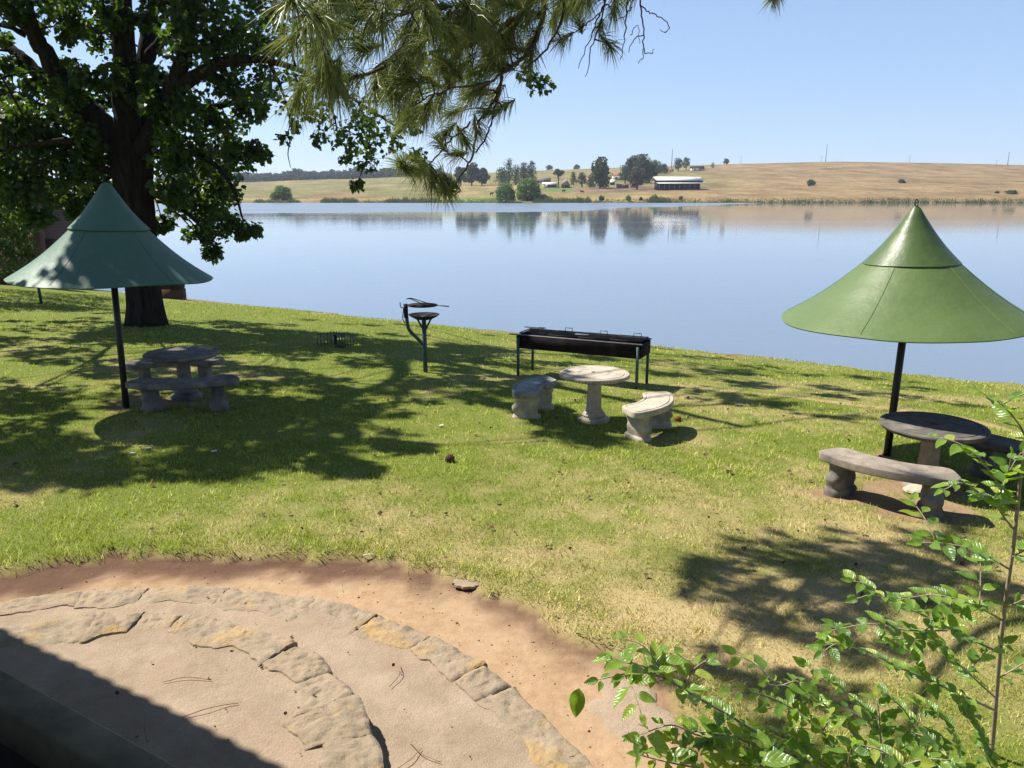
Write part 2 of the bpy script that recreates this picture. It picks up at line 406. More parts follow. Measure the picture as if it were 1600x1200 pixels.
    M['polewood'] = noisy('grey_pole_timber', (.13, .12, .11), (.18, .17, .155), 3, .9, 0)
    M['cone'] = noisy('pine_cone_scales', (.05, .03, .02), (.13, .075, .045), 40, .9, .6, .01, 60, .1)
    M['redcone'] = noisy('reddish_cone_scales', (.16, .05, .025), (.27, .10, .05), 40, .9, .6, .01, 60, .1)
    M['litter'] = noisy('pale_paper', (.62, .60, .56), (.75, .73, .69), 12, .8, .2)
    M['drytwig'] = noisy('dry_needle', (.20, .12, .06), (.32, .20, .11), 20, .9, 0)
    def fol(name, c1, c2, c3): M[name] = leafmat(name, c1, c2, tuple(x*1.6 for x in c2), c3, .2, .7, .15)
    fol('far_dark', (.030, .050, .026), (.055, .082, .040), (.085, .11, .055))
    fol('far_mid', (.048, .085, .030), (.08, .125, .045), (.12, .16, .065))
    fol('far_light', (.085, .155, .038), (.14, .22, .055), (.19, .26, .075))
    fol('far_grey', (.06, .067, .050), (.095, .10, .073), (.12, .12, .085))
    fol('far_haze_blue', (.045, .065, .065), (.065, .09, .088), (.085, .11, .10))  # blue of the distant haze put into the leaf colour
    fol('reed', (.09, .125, .04), (.15, .18, .06), (.24, .22, .10))
mk_materials()

# ------------------------------------------------------------------ world, sun, camera
SUN_EL = math.radians(52); SUN_H = np.array([-.887, .46]); SUN_H /= np.linalg.norm(SUN_H)
sunv = np.array([SUN_H[0]*math.cos(SUN_EL), SUN_H[1]*math.cos(SUN_EL), math.sin(SUN_EL)])
w = bpy.data.worlds.new("World"); SC.world = w; w.use_nodes = True
nt = w.node_tree; bg = nt.nodes['Background']
sky = nt.nodes.new('ShaderNodeTexSky'); sky.sky_type = 'NISHITA'; sky.sun_disc = False
sky.sun_elevation = SUN_EL; sky.sun_rotation = math.atan2(SUN_H[0], SUN_H[1])
sky.altitude = 1500; sky.air_density = 1.0; sky.dust_density = .4; sky.ozone_density = 3.2
mxs = nt.nodes.new('ShaderNodeMix'); mxs.data_type = 'RGBA'
tc = nt.nodes.new('ShaderNodeTexCoord'); sx = nt.nodes.new('ShaderNodeSeparateXYZ'); mr = nt.nodes.new('ShaderNodeMapRange'); mr.interpolation_type = 'SMOOTHSTEP'
nt.links.new(tc.outputs['Generated'], sx.inputs[0]); nt.links.new(sx.outputs[2], mr.inputs['Value'])
mr.inputs['From Min'].default_value = .02; mr.inputs['From Max'].default_value = .68; mr.inputs['To Min'].default_value = .55; mr.inputs['To Max'].default_value = 0
nt.links.new(mr.outputs[0], mxs.inputs[0]); nt.links.new(sky.outputs[0], mxs.inputs[6]); mxs.inputs[7].default_value = (3.6, 4.9, 7.4, 1); nt.links.new(mxs.outputs[2], bg.inputs[0])
bg.inputs[1].default_value = .076
ld = bpy.data.lights.new('sun', 'SUN'); ld.energy = 5.0; ld.angle = math.radians(.53); ld.color = (1., .95, .86)
lo = bpy.data.objects.new('sun', ld); COL.objects.link(lo)
from mathutils import Vector
lo.rotation_euler = Vector(tuple(-sunv)).to_track_quat('-Z', 'Y').to_euler(); lo.location = (-20, 15, 60)
cd = bpy.data.cameras.new('camera'); cam = bpy.data.objects.new('camera', cd); COL.objects.link(cam)
cam.location = (0, 0, H); cam.rotation_euler = (PI/2 - P, 0, 0)
cd.sensor_width = 36; cd.lens = f/1600*36; cd.clip_start = .05; cd.clip_end = 6000
SC.camera = cam
SC.view_settings.view_transform = 'Standard'; SC.view_settings.look = 'None'; SC.view_settings.exposure = .94; SC.view_settings.gamma = 1
SC.render.engine = 'CYCLES'; cy = SC.cycles
cy.use_denoising = True; cy.denoising_prefilter = 'NONE'; cy.max_bounces = 6; cy.diffuse_bounces = 3; cy.glossy_bounces = 3; cy.transmission_bounces = 3; cy.transparent_max_bounces = 4
cy.sample_clamp_indirect = 6; cy.caustics_reflective = False; cy.caustics_refractive = False

# ------------------------------------------------------------------ ground masks
DC = np.array([-2.32, 2.42]); DR = 3.76
BARE = [(3.95, 7.5, .78, .34, -.6), (4.5, 8.1, .5, .4, 0), (-5.2, 11.55, .85, .45, 0), (1.85, 10.05, .28, .14, -.6), (-5.7, 11.0, .4, .3, 0), (4.82, 9.45, .2, .2, 0), (4.3, 7.4, .5, .3, .3)]
TRACK_AND_SHADOW = [G(*p)[:2] for p in ((1050, 600), (1112, 608), (1180, 613), (1250, 622), (1390, 638), (1500, 652), (1620, 684))]  # bare track together with a limb shadow, both drawn as one dirt line
def seg_dist(x, y, pts):
    d = np.full(np.shape(x), 1e9)
    for a, b in zip(pts[:-1], pts[1:]):
        ab = b-a; t = np.clip(((x-a[0])*ab[0]+(y-a[1])*ab[1])/(ab@ab), 0, 1)
        d = np.minimum(d, np.hypot(x-a[0]-t*ab[0], y-a[1]-t*ab[1]))
    return d
def masks(x, y):
    r = np.hypot(x-DC[0], y-DC[1])
    wob = (fbm(x, y, 1.6, 4, 3)-.5)*.5 + (fbm(x, y, 9, 3, 13)-.5)*.22
    edge = DR + wob - r
    dirt = sstep(-.06, .06, edge)
    moist = dirt*sstep(.42, .05, edge + (fbm(x, y, 2.5, 3, 9)-.5)*.4 - .22*sstep(-.5, -2.5, x))*(.8+.2*sstep(.5, -1.5, x))
    bare = np.zeros_like(dirt)
    for bx, by, a, b, ro in BARE:
        c, s = math.cos(ro), math.sin(ro); dx, dy = x-bx, y-by
        e = np.sqrt(((dx*c+dy*s)/a)**2 + ((-dx*s+dy*c)/b)**2) + (fbm(x, y, 4, 4, 5)-.5)*1.9
        bare = np.maximum(bare, .9*sstep(1.25, .55, e))
    tr = sstep(.17, .03, seg_dist(x, y, TRACK_AND_SHADOW) + (fbm(x, y, 2, 3, 8)-.5)*.25)*.85
    ss = 21.4-(.51*x+.86*y) + (fbm(x, y, .9, 4, 43)-.5)*1.0
    mud = sstep(.42, .12, ss)
    d2 = np.maximum(np.maximum(np.maximum(dirt, bare), tr), mud)
    # straw-coloured, worn turf towards the right of the terrace
    n = fbm(x, y, .8, 5, 21)
    dry = .10 + .66*sstep(3.4, .4, np.hypot((x-1.9)*.72, (y-5.3)*1.0)) + .16*sstep(3.2, .5, np.hypot(x-2.6, y-8.4)) - .10*sstep(0, -4, x)
    dry = dry + (n-.5)*1.5 + (fbm(x, y, 5, 3, 4)-.5)*.7
    dry = np.clip(dry, 0, 1)*sstep(24, 14, y)
    dry = np.maximum(dry, .0)
    return d2, np.clip(dry, 0, .95), np.maximum(np.maximum(moist, bare*.5), mud*.8), dirt
def ground_z(x, y):
    d2, dry, moist, dirt = masks(x, y)
    near = sstep(40, 25, np.hypot(x, y))
    ss = 21.4-(.51*x+.86*y)
    return gz(x, y) + sstep(2.2, .3, np.abs(ss))*near*((fbm(x, y, .55, 4, 41)-.5)*.22+(fbm(x, y, 3, 3, 42)-.5)*.06) - dirt*.05 + near*((fbm(x, y, .9, 4, 2)-.5)*.05 - .012*d2)

def axis(lo, hi, flo, fhi, step, grow=1.25):
    a = list(np.arange(flo, fhi, step)); d = step; v = a[0]; L = []
    while v > lo: d *= grow; v -= d; L.append(v)
    d = step; v = a[-1]; R = []
    while v < hi: d *= grow; v += d; R.append(v)
    return np.array(L[::-1]+a+R)
gx = axis(-400, 400, -9, 9, .07); gy = axis(-400, 400, 1, 13.5, .07)
XX, YY = np.meshgrid(gx, gy)
# beyond the near shore the sheet runs on as the lake bed
ZZ = ground_z(XX, YY); ZZ = np.where(YY > 60, np.minimum(ZZ, -1.8), ZZ)
d2, dry, moist, dirt = masks(XX, YY)
nx, ny = len(gx), len(gy); idx = np.arange(nx*ny).reshape(ny, nx)
Q = np.stack([idx[:-1, :-1], idx[:-1, 1:], idx[1:, 1:], idx[1:, :-1]], -1).reshape(-1, 4)
g_ob = mesh_obj('ground', np.stack([XX, YY, ZZ], -1).reshape(-1, 3), [Q], M['ground'], attrs={'dry': dry.ravel(), 'dirt': d2.ravel(), 'moist': moist.ravel()}, smooth=True)
tag(g_ob, 'lawn and bare red earth sloping down to the lake', 'ground', kind='structure')

# ------------------------------------------------------------------ grass blades
def make_grass():
    Vs, D, TN = [], [], []
    rings = [(3.2, 5.0, 5200, .040, .0055), (5.0, 7.0, 4000, .040, .0065), (7.0, 9.5, 2500, .038, .008), (9.5, 13, 1300, .036, .009), (13, 19, 560, .036, .013), (19, 30, 210, .04, .02)]
    for y0, y1, dens, hgt, wid in rings:
        xm = lambda y: .80*y + 1.2
        area = (y1-y0)*2*xm((y0+y1)/2); n = int(area*dens)
        y = rng.uniform(y0, y1, n); x = rng.uniform(-1, 1, n)*xm(y1)
        ok = (np.abs(x) < xm(y)) & (.51*x+.86*y < 21.35)
        x, y = x[ok], y[ok]
        d2, dry, moist, dirt = masks(x, y)
        clump = fbm(x, y, 3.5, 3, 31)
        keep = (rng.random(len(x)) > sstep(.45, .95, d2)) & (rng.random(len(x)) < (.45+1.0*clump)*(1-.30*dry))
        x, y, dry, clump, dirt = x[keep], y[keep], dry[keep], clump[keep], dirt[keep]
        z = ground_z(x, y) - .004; n = len(x)
        h = hgt*rng.uniform(.5, 1.5, n)*(.55+.9*clump)*(1-.35*dry)
        rr = np.hypot(x-DC[0], y-DC[1])
        h = h*(1+1.1*sstep(.5, .0, np.abs(rr-DR))*rng.random(n)**1.5)
        a = rng.uniform(0, 2*PI, n); ln = rng.uniform(.15, 1.1, n)*h; b = rng.uniform(0, 2*PI, n)
        wv = wid*rng.uniform(.6, 1.3, n)
        p = np.stack([x, y, z], 1)
        s = np.stack([np.cos(a)*wv/2, np.sin(a)*wv/2, np.zeros(n)], 1)
        tip = p + np.stack([np.cos(b)*ln, np.sin(b)*ln, h], 1)
        Vs.append(np.stack([p-s, p+s, tip], 1).reshape(-1, 3))
        dv = np.clip(dry + rng.normal(0, .18, n), 0, 1)
        D.append(np.repeat(dv, 3))
        tn = np.clip(.5 + (fbm(x, y, 7, 3, 51)-.5)*1.5 + (fbm(x, y, 1.3, 3, 52)-.5)*.9 + rng.normal(0, .16, n), 0, 1); TN.append(np.repeat(tn, 3))
    # taller tufts and broad bladed weeds, thickest along the worn edge
    nt_ = 900; x0 = rng.uniform(-7, 6, nt_); y0 = rng.uniform(3.4, 13, nt_)
    th = rng.uniform(.2, 2.6, 420); x0 = np.concatenate([x0, DC[0]+(DR+.1+np.abs(rng.normal(0, .22, 420)))*np.cos(th)]); y0 = np.concatenate([y0, DC[1]+(DR+.1+np.abs(rng.normal(0, .22, 420)))*np.sin(th)])
    ok = (np.abs(x0) < .8*y0+1) & (masks(x0, y0)[0] < .6); x0, y0 = x0[ok], y0[ok]
    m = 26; x = np.repeat(x0, m)+rng.normal(0, .035, len(x0)*m); y = np.repeat(y0, m)+rng.normal(0, .035, len(x0)*m); n = len(x)
    z = ground_z(x, y)-.004; dry = np.repeat(masks(x0, y0)[1], m)*.6; big = np.repeat(rng.uniform(.6, 1.35, len(x0)), m)
    h = .043*big*rng.uniform(.5, 1.3, n); a = rng.uniform(0, 2*PI, n); bb = rng.uniform(0, 2*PI, n); wv = .006*big*rng.uniform(.6, 1.3, n)*np.maximum(1, y/7)
    p = np.stack([x, y, z], 1); sd = np.stack([np.cos(a)*wv/2, np.sin(a)*wv/2, np.zeros(n)], 1); ln = h*rng.uniform(.3, 1.2, n)
    Vs.append(np.stack([p-sd, p+sd, p+np.stack([np.cos(bb)*ln, np.sin(bb)*ln, h], 1)], 1).reshape(-1, 3)); D.append(np.repeat(np.clip(dry, 0, 1), 3)); TN.append(np.repeat(np.clip(np.repeat(rng.uniform(.2, .9, len(x0)), m)+rng.normal(0, .1, n), 0, 1), 3))
    V = np.concatenate(Vs); D = np.concatenate(D); TN = np.concatenate(TN)
    o = mesh_obj('grass', V, [np.arange(len(V)).reshape(-1, 3)], M['grass'], attrs={'dry': D, 'tone': TN})
    tag(o, 'short patchy lawn grass, straw coloured near the terrace', 'grass', kind='stuff')
make_grass()

# ------------------------------------------------------------------ lake
lv = MB(); 
ys = np.concatenate([np.linspace(5, 60, 12), np.linspace(80, 420, 18)])
xs = np.linspace(-500, 500, 30)
X2, Y2 = np.meshgrid(xs, ys); id2 = np.arange(X2.size).reshape(X2.shape)
Q2 = np.stack([id2[:-1, :-1], id2[:-1, 1:], id2[1:, 1:], id2[1:, :-1]], -1).reshape(-1, 4)
tag(mesh_obj('lake', np.stack([X2, Y2, 0*X2], -1).reshape(-1, 3), [Q2], M['water']), 'calm blue lake mirroring the far bank', 'lake', kind='structure')

# ------------------------------------------------------------------ far bank
FS = 335.0
def tan_v(v): return -(sp*f + cp*(v-600))/(cp*f - sp*(v-600))
TS = -H/FS
SKY_U = np.array([-900, 0, 390, 600, 780, 960, 1130, 1300, 1450, 1600, 2000, 2600]); SKY_V = np.array([287, 286, 283, 276, 269, 262, 256.5, 252.5, 254.5, 258, 266, 276.])
YSKY_V = np.array([900, 900, 900, 900, 880, 860, 840, 820, 800, 780, 780, 780.])
def far_t(u): return tan_v(np.interp(u, SKY_U, SKY_V)), np.interp(u, SKY_U, YSKY_V)
def far_pt(u, wv):
    ts, ys_ = far_t(u); t = TS + (ts-TS)*wv; Y = FS + (ys_-FS)*np.power(np.maximum(wv, 0), 1/.65)
    return np.stack([(u-800)/1246.6*Y, Y, H + Y*t], -1)
def FG(u, v):
    ts, ys_ = far_t(u); wv = np.clip((tan_v(v)-TS)/(ts-TS), 0, 1)
    return far_pt(np.float64(u), wv)
def far_bank():
    us = np.linspace(-700, 2300, 320); ws = np.concatenate([np.linspace(0, 1, 70)**1.2])
    U, W = np.meshgrid(us, ws)
    Pt = far_pt(U, W)
    nz = (fbm(Pt[..., 0], Pt[..., 1], .03, 4, 6)-.5)*2.2*sstep(0, .25, W)
    Pt[..., 2] += nz*(W < .98)
    V_ = np.interp(U, SKY_U, SKY_V)*W + 317*(1-W)
    n1 = fbm(U, V_*6, .012, 4, 12); n2 = fbm(U, V_*9, .03, 4, 14)
    tan_c = np.array([.235, .165, .088]); gold = np.array([.285, .205, .095]); olive = np.array([.155, .150, .055]); green = np.array([.105, .145, .04]); brown = np.array([.20, .13, .09]); red = np.array([.25, .155, .085])
    C = np.empty(U.shape+(3,)); C[:] = tan_c
    def blend(m, c): C[:] = C*(1-m[..., None]) + c*m[..., None]
    blend(sstep(1150, 950, U + (n1-.5)*260)*.85, olive*1.15)
    blend(sstep(.5, .6, n2)*.5*sstep(1200, 900, U), gold)
    blend(sstep(298, 304, V_ + (n2-.5)*14)*.75*sstep(1250, 1050, U), gold)
    blend(sstep(760, 640, U)*sstep(292, 299, V_ + (n2-.5)*8)*sstep(312, 306, V_)*.8, olive*.95)
    blend(sstep(470, 500, U)*sstep(590, 550, U)*sstep(301, 304, V_)*sstep(312, 310, V_)*.8, red)
    blend(sstep(870, 900, U)*sstep(1130, 1030, U)*sstep(291, 293.5, V_)*sstep(301, 298, V_ + (n2-.5)*3), brown)
    blend(sstep(680, 720, U)*sstep(880, 830, U)*sstep(304, 312, V_), green*1.25)
    blend(sstep(845, 852, U)*sstep(900, 885, U)*sstep(291, 293, V_)*sstep(299, 297, V_), green*1.2)
    blend(sstep(860, 820, U)*sstep(700, 760, U)*sstep(286, 290, V_)*sstep(299, 296, V_)*.5, gold*1.1)
    blend(sstep(312.5, 315.5, V_ + (n2-.5)*4)*.6, np.array([.12, .10, .05]))
    blend(sstep(900, 960, U)*sstep(1150, 1100, U)*sstep(268, 272, V_)*sstep(292, 288, V_)*.5, olive)
    blend(sstep(.52, .7, n1)*.35*sstep(1100, 1250, U), np.array([.24, .165, .085]))
    for (ua, va, ub, vb_) in ((1085, 294, 1190, 268), (1190, 268, 1330, 262), (960, 297, 1120, 301), (620, 292, 860, 297), (400, 290, 640, 286)):
        vl = va+(vb_-va)*(U-ua)/(ub-ua)+(n1-.5)*2
        blend((np.abs(V_-vl) < .45)*(U > ua)*(U < ub)*.5, np.array([.10, .075, .045]))
    # back slope and a low front lip under the water line
    B = Pt[-1:].copy(); B[..., 1] += 500; B[..., 0] *= 1.6; B[..., 2] -= 60
    F0 = Pt[:1].copy(); F0[..., 1] -= 12; F0[..., 2] = -2.2
    A = np.concatenate([F0, Pt, B]); CC = np.concatenate([C[:1], C, C[-1:]])
    m, n = A.shape[:2]; idx = np.arange(m*n).reshape(m, n)
    Qf = np.stack([idx[:-1, :-1], idx[:-1, 1:], idx[1:, 1:], idx[1:, :-1]], -1).reshape(-1, 4)
    o = mesh_obj('hills', A.reshape(-1, 3), [Qf], M['hill'], attrs={'cover': CC.reshape(-1, 3)}, smooth=True)
    tag(o, 'dry grass hillside rising behind the far shore', 'hill', kind='structure')
far_bank()

QUAD_V = [(-.5, 0, 0), (0, -.32, .1), (.5, 0, 0), (0, .32, -.1)]; QUAD_F = [(0, 1, 2, 3)]
def pxm(Y, v=290): return (cp*Y + sp*(H-0))/f      # metres per photo pixel at depth Y

def far_tree(name, label, u, vb, vt, wpx, shape, mat, group='trees on the far bank', n=520, cat='tree', ls=.05):
    b = FG(u, vb); m = pxm(b[1]); h = (vb-vt)*m*1.04; R = wpx*m/2*(1.3 if 970 < u < 1045 or 930 < u < 945 else 1.15 if shape not in ('bush', 'willow') else 1.0)
    t = thing(name, label, cat, b, 0, group)
    tr = MB(); tr.tube([(0, 0, -.4), (R*.05, 0, h*.3), (0, R*.04, h*.62)], [h*.03+.08, h*.024+.06, h*.012+.03], 7)
    for k in range(4):
        a = k*1.7+u; tr.tube([(0, 0, h*(.25+.08*k)), (math.cos(a)*R*.5, math.sin(a)*R*.5, h*(.5+.09*k))], [h*.013+.03, .03], 5)
    tr.build('trunk', M['bark'], t, True)
    C = []
    k = {'round': 9, 'tall': 9, 'poplar': 10, 'pine': 11, 'willow': 10, 'bush': 7, 'palm': 6}[shape]
    for i in range(k):
        q = (i+.5)/k; a = i*2.4+u
        if shape == 'round': zz = .22+.64*q; rr = .6*math.sin(PI*(.2+.72*q)); s = .50
        elif shape == 'bush': zz = .12+.66*q; rr = .66*(1-q*.7); s = .50
        elif shape == 'tall': zz = .14+.74*q; rr = .6*(1-.6*q); s = .50
        elif shape == 'poplar': zz = .12+.80*q; rr = .4*(1-.6*q); s = .6
        elif shape == 'pine': zz = .22+.68*q; rr = .66*(1-.4*q)*(.6+.4*(i % 2)); s = .46
        elif shape == 'palm': zz = .62+.26*q; rr = .6; s = .42
        else: zz = .50+.36*q; rr = .66*(1-.6*q); s = .48
        C.append((math.cos(a)*rr*R*random.uniform(.8, 1.1), math.sin(a)*rr*R, zz*h, s*R*random.uniform(.8, 1.25)))
    C = np.array(C); ci = rng.integers(0, len(C), n)
    d = rng.normal(size=(n, 3)); d /= np.linalg.norm(d, axis=1)[:, None]; d *= (rng.random(n)**.45)[:, None]
    zr = .75 if shape not in ('poplar', 'tall') else 1.3
    if shape in ('poplar',): zr = min(2.2, h/k*1.5/max(.01, .5*R))
    pos = C[ci, :3] + d*C[ci, 3:4]*np.array([1, 1, zr])
    if shape == 'willow':
        low = rng.random(n) < .62; ang = rng.uniform(0, 2*PI, n); rad = R*np.sqrt(rng.uniform(.25, 1, n))
        pos[low] = np.stack([np.cos(ang)*rad, np.sin(ang)*rad, h*(.08+.72*rng.random(n)*(1-.35*(rad/R)**2))], 1)[low]
    pos[:, 2] = np.clip(pos[:, 2], .05*h, h)
    sz = max(.55, R*.19)*rng.uniform(.6, 1.3, n)
    V, F = scatter(QUAD_V, QUAD_F, pos, rand_rot(n), sz)
    mesh_obj('crown', V, [F], mat, t)
    return t

far_list = [
 ('pine_tree', 'dark pine at the left of the trio partly behind the hanging pine needles', 720, 291, 262, 22, 'pine', 'far_dark'),
 ('pine_tree', 'tallest dark pine in the middle of the trio beside the hanging needles', 737, 291, 257, 24, 'pine', 'far_dark'),
 ('pine_tree', 'rounded dark pine at the right edge of the trio left of the gum trees', 753, 290, 264, 22, 'round', 'far_dark'),
 ('gum_tree', 'small feathery gum tree at the left end above the twin willows', 784, 291, 264, 20, 'tall', 'far_mid'),
 ('gum_tree', 'slender tall gum tree with pointed top above the left willow', 795, 290, 251, 17, 'poplar', 'far_mid'),
 ('gum_tree', 'thin gum tree between the pointed gum and the broad gums', 806, 290, 260, 15, 'poplar', 'far_mid'),
 ('gum_tree', 'broad dark gum tree above the gap between the two willows', 818, 289, 256, 20, 'tall', 'far_grey'),
 ('gum_tree', 'tall dark gum tree above the right willow', 830, 288, 253, 18, 'tall', 'far_dark'),
 ('willow_tree', 'smaller weeping willow on the far waterline, left of the pair', 790, 316, 287, 31, 'willow', 'far_light'),
 ('willow_tree', 'larger domed willow on the far shore beside the thatched hut', 826, 313, 280, 38, 'willow', 'far_light'),
 ('palm_tree', 'dark palm shaped tree between the shed and the pink roofed hut', 872, 292, 265, 16, 'palm', 'far_dark'),
 ('farm_tree', 'narrow light tree just right of the pink roofed hut', 896, 290, 270, 11, 'tall', 'far_mid'),
 ('farm_tree', 'mid sized greyish tree left of the huge farmyard tree', 909, 292, 270, 15, 'round', 'far_grey'),
 ('farm_tree', 'low leafy tree under the left side of the huge farmyard tree', 922, 293, 277, 14, 'bush', 'far_mid'),
 ('farm_tree', 'huge dark tree standing alone in the farmyard middle', 937, 294, 249.5, 28, 'tall', 'far_dark'),
 ('farm_tree', 'dark left tree in the big clump left of the barn', 986, 286, 247, 22, 'tall', 'far_dark'),
 ('farm_tree', 'tallest dark tree in the big clump left of the barn', 1003, 288, 245.5, 26, 'tall', 'far_dark'),
 ('farm_tree', 'dark rounded tree at the left foot of the big clump by the barn', 976, 286, 258, 16, 'round', 'far_mid'),
 ('farm_tree', 'dark bushy tree filling the right foot of the big clump by the barn', 1013, 286, 253, 22, 'round', 'far_dark'),
 ('farm_tree', 'grey leafed tree standing in front of the big dark clump', 995, 296, 262, 24, 'round', 'far_grey'),
 ('farm_tree', 'green tree behind the barn roof, right side of the clump', 1022, 274, 251, 18, 'round', 'far_mid'),
 ('farm_tree', 'low dark tree above the left end of the barn roof', 1034, 272, 256, 16, 'bush', 'far_dark'),
 ('farm_tree', 'dark round tree right of the mast on the hill', 1058, 267, 248, 15, 'round', 'far_dark'),
 ('farm_tree', 'green round tree right of the mast, next to the hill house', 1070, 265, 246, 13, 'round', 'far_mid'),
 ('farm_tree', 'small dark tree beyond the hill house at its right', 1111, 263, 253, 9, 'bush', 'far_dark'),
 ('ridge_tree', 'small round tree on the skyline above the farm sheds', 858, 266, 258.5, 10, 'round', 'far_haze_blue'),
 ('ridge_tree', 'wide flat tree on the skyline left of the farmyard tree', 901, 264, 257.5, 13, 'bush', 'far_haze_blue'),
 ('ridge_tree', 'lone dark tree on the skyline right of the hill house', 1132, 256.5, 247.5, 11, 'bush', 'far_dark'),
 ('shore_tree', 'tiny round sapling on the far bank nearest the reeds', 940, 314.5, 306, 8, 'round', 'far_mid'),
 ('shore_tree', 'tiny upright sapling on the bank below the grey leafed tree', 982, 314.5, 306, 8, 'round', 'far_light'),
 ('shore_bush', 'low tiny bush on the bank between two saplings', 1002, 313, 308, 5, 'bush', 'far_mid'),
 ('shore_tree', 'tiny bushy sapling on the bank below the left end of the barn', 1023, 313.5, 304.5, 9, 'round', 'far_light'),
 ('shore_tree', 'tiny faint sapling on the bank below the right half of the barn', 1064, 313, 307, 6, 'round', 'far_mid'),
 ('hill_bush', 'lone green bush on the dry slope right of the barn', 1266, 291, 281.5, 13, 'round', 'far_mid'),
 ('hill_bush', 'small low bush higher on the dry slope above the right parasol', 1407, 286, 280, 11, 'bush', 'far_mid'),
 ('hill_bush', 'larger low bush low on the slope at the right end of the hill', 1581, 304, 298, 20, 'bush', 'far_mid'),
 ('hill_bush', 'tiny bush beside the larger low bush at the right end of the hill', 1558, 303, 299, 8, 'bush', 'far_dark'),
 ('shore_bush', 'wide light green bush alone on the far left shore', 441, 313, 291, 36, 'bush', 'far_light'),
]
for nm, lb, u, vb, vt, wp, shp, mt in far_list:
    far_tree(nm, lb, u, vb, vt, wp, shp, M[mt], n=(2400 if wp > 20 else 1200 if wp > 9 else 320), cat='bush' if 'bush' in nm else 'tree')

# wooded ridge far left (one mass) and reeds
def ridge_wood():
    pos = []; 
    for u in np.arange(250, 690, 2.2):
        top = 8.5 + 3*vnoise(u*.08, 0, 3) + 5*max(0, 1-abs(u-465)/18) + 4*max(0, 1-abs(u-560)/30)
        b = FG(u, np.interp(u, SKY_U, SKY_V)+1.2); m = pxm(b[1])
        k = 150; hh = top*1.25*m*rng.uniform(.75, 1.1)
        q = rng.random(k)
        pos.append(np.stack([b[0]+rng.normal(0, 1.3, k)*m*(1.15-q), b[1]+rng.normal(0, 5, k), b[2]-.6+q*hh], 1))
    pos = np.concatenate(pos)
    V, F = scatter(QUAD_V, QUAD_F, pos, rand_rot(len(pos)), rng.uniform(1.4, 2.8, len(pos)))
    tag(mesh_obj('woodland', V, [F], M['far_haze_blue']), 'belt of trees tinted haze blue along the far left ridge', 'woodland', kind='stuff')
ridge_wood()
def reeds():
    Vs = []
    for u0, u1, hpx, dens in ((832, 925, 7, 9), (925, 1100, 2.2, 4), (395, 470, 4, 8), (500, 560, 6, 10), (600, 690, 6, 10), (1010, 1050, 6, 12), (1100, 1640, 2.6, 5), (560, 790, 2.2, 5)):
        n = int((u1-u0)*dens); u = rng.uniform(u0, u1, n); edge = np.minimum(1, np.minimum(u-u0, u1-u)/10+.25)
        b = far_pt(u, rng.random(n)**2*.10); m = .27
        h = hpx*m*rng.uniform(.5, 1.15, n)*edge*(.5+vnoise(u*.15, 0, 5))
        s = np.stack([rng.uniform(.10, .22, n), 0*u, 0*u], 1); tip = b + np.stack([rng.normal(0, .25, n), rng.normal(0, .2, n), h], 1)
        b[:, 2] -= .1
        Vs.append(np.stack([b-s, b+s, tip], 1).reshape(-1, 3))
    V = np.concatenate(Vs)
    tag(mesh_obj('reeds', V, [np.arange(len(V)).reshape(-1, 3)], M['reed']), 'green reeds fringing the far waterline', 'reeds', kind='stuff')
reeds()

# ------------------------------------------------------------------ far buildings
def gable(mb, w, d, z0, zr, ov=.3, th=.15):
    """gable roof, ridge along x, as a solid shell"""
    a = w/2+ov; b = d/2+ov; e = ov*(zr-z0)/(d/2)
    V = [(-a, -b, z0-e), (a, -b, z0-e), (a, 0, zr), (-a, 0, zr), (-a, b, z0-e), (a, b, z0-e)]
    V += [(x, y, z+th) for x, y, z in V]
    mb.add(V, [(6, 7, 8, 9), (9, 8, 11, 10), (0, 3, 2, 1), (3, 4, 5, 2), (0, 1, 7, 6), (5, 4, 10, 11), (1, 2, 8, 7), (2, 5, 11, 8), (3, 0, 6, 9), (4, 3, 9, 10)])
    return mb
def local(u0, u1, vb):
    a, b = FG(u0, vb), FG(u1, vb); c = (a+b)/2; return c, abs(b[0]-a[0]), pxm(c[1])
# barn
c, L, m = local(1023, 1099, 296)
barn = thing('barn', 'long open sided barn with bright white two tier roof', 'barn', c)
hw = 8.6*m; hm = 13.4*m; ht = 18.6*m; D = 14
rf = MB(); rf.add([(-L/2-.6, -D*.22, hm), (L/2+.2, -D*.22, hm), (L/2-.6, D*.15, ht), (-L/2-1.6, D*.15, ht), (-L/2-.6, -D*.22, hm+.2), (L/2+.2, -D*.22, hm+.2), (L/2-.6, D*.15, ht+.2), (-L/2-1.6, D*.15, ht+.2)], [(0, 3, 2, 1), (4, 5, 6, 7), (0, 1, 5, 4), (1, 2, 6, 5), (2, 3, 7, 6), (3, 0, 4, 7)])
rf.add([(-L/2-1.6, D*.15, ht), (L/2-.6, D*.15, ht), (L/2-.6, D*.55, hm), (-L/2-1.6, D*.55, hm), (-L/2-1.6, D*.15, ht+.2), (L/2-.6, D*.15, ht+.2), (L/2-.6, D*.55, hm+.2), (-L/2-1.6, D*.55, hm+.2)], [(0, 3, 2, 1), (4, 5, 6, 7), (0, 1, 5, 4), (1, 2, 6, 5), (2, 3, 7, 6), (3, 0, 4, 7)])
rf.build('roof', M['zinc'], barn)
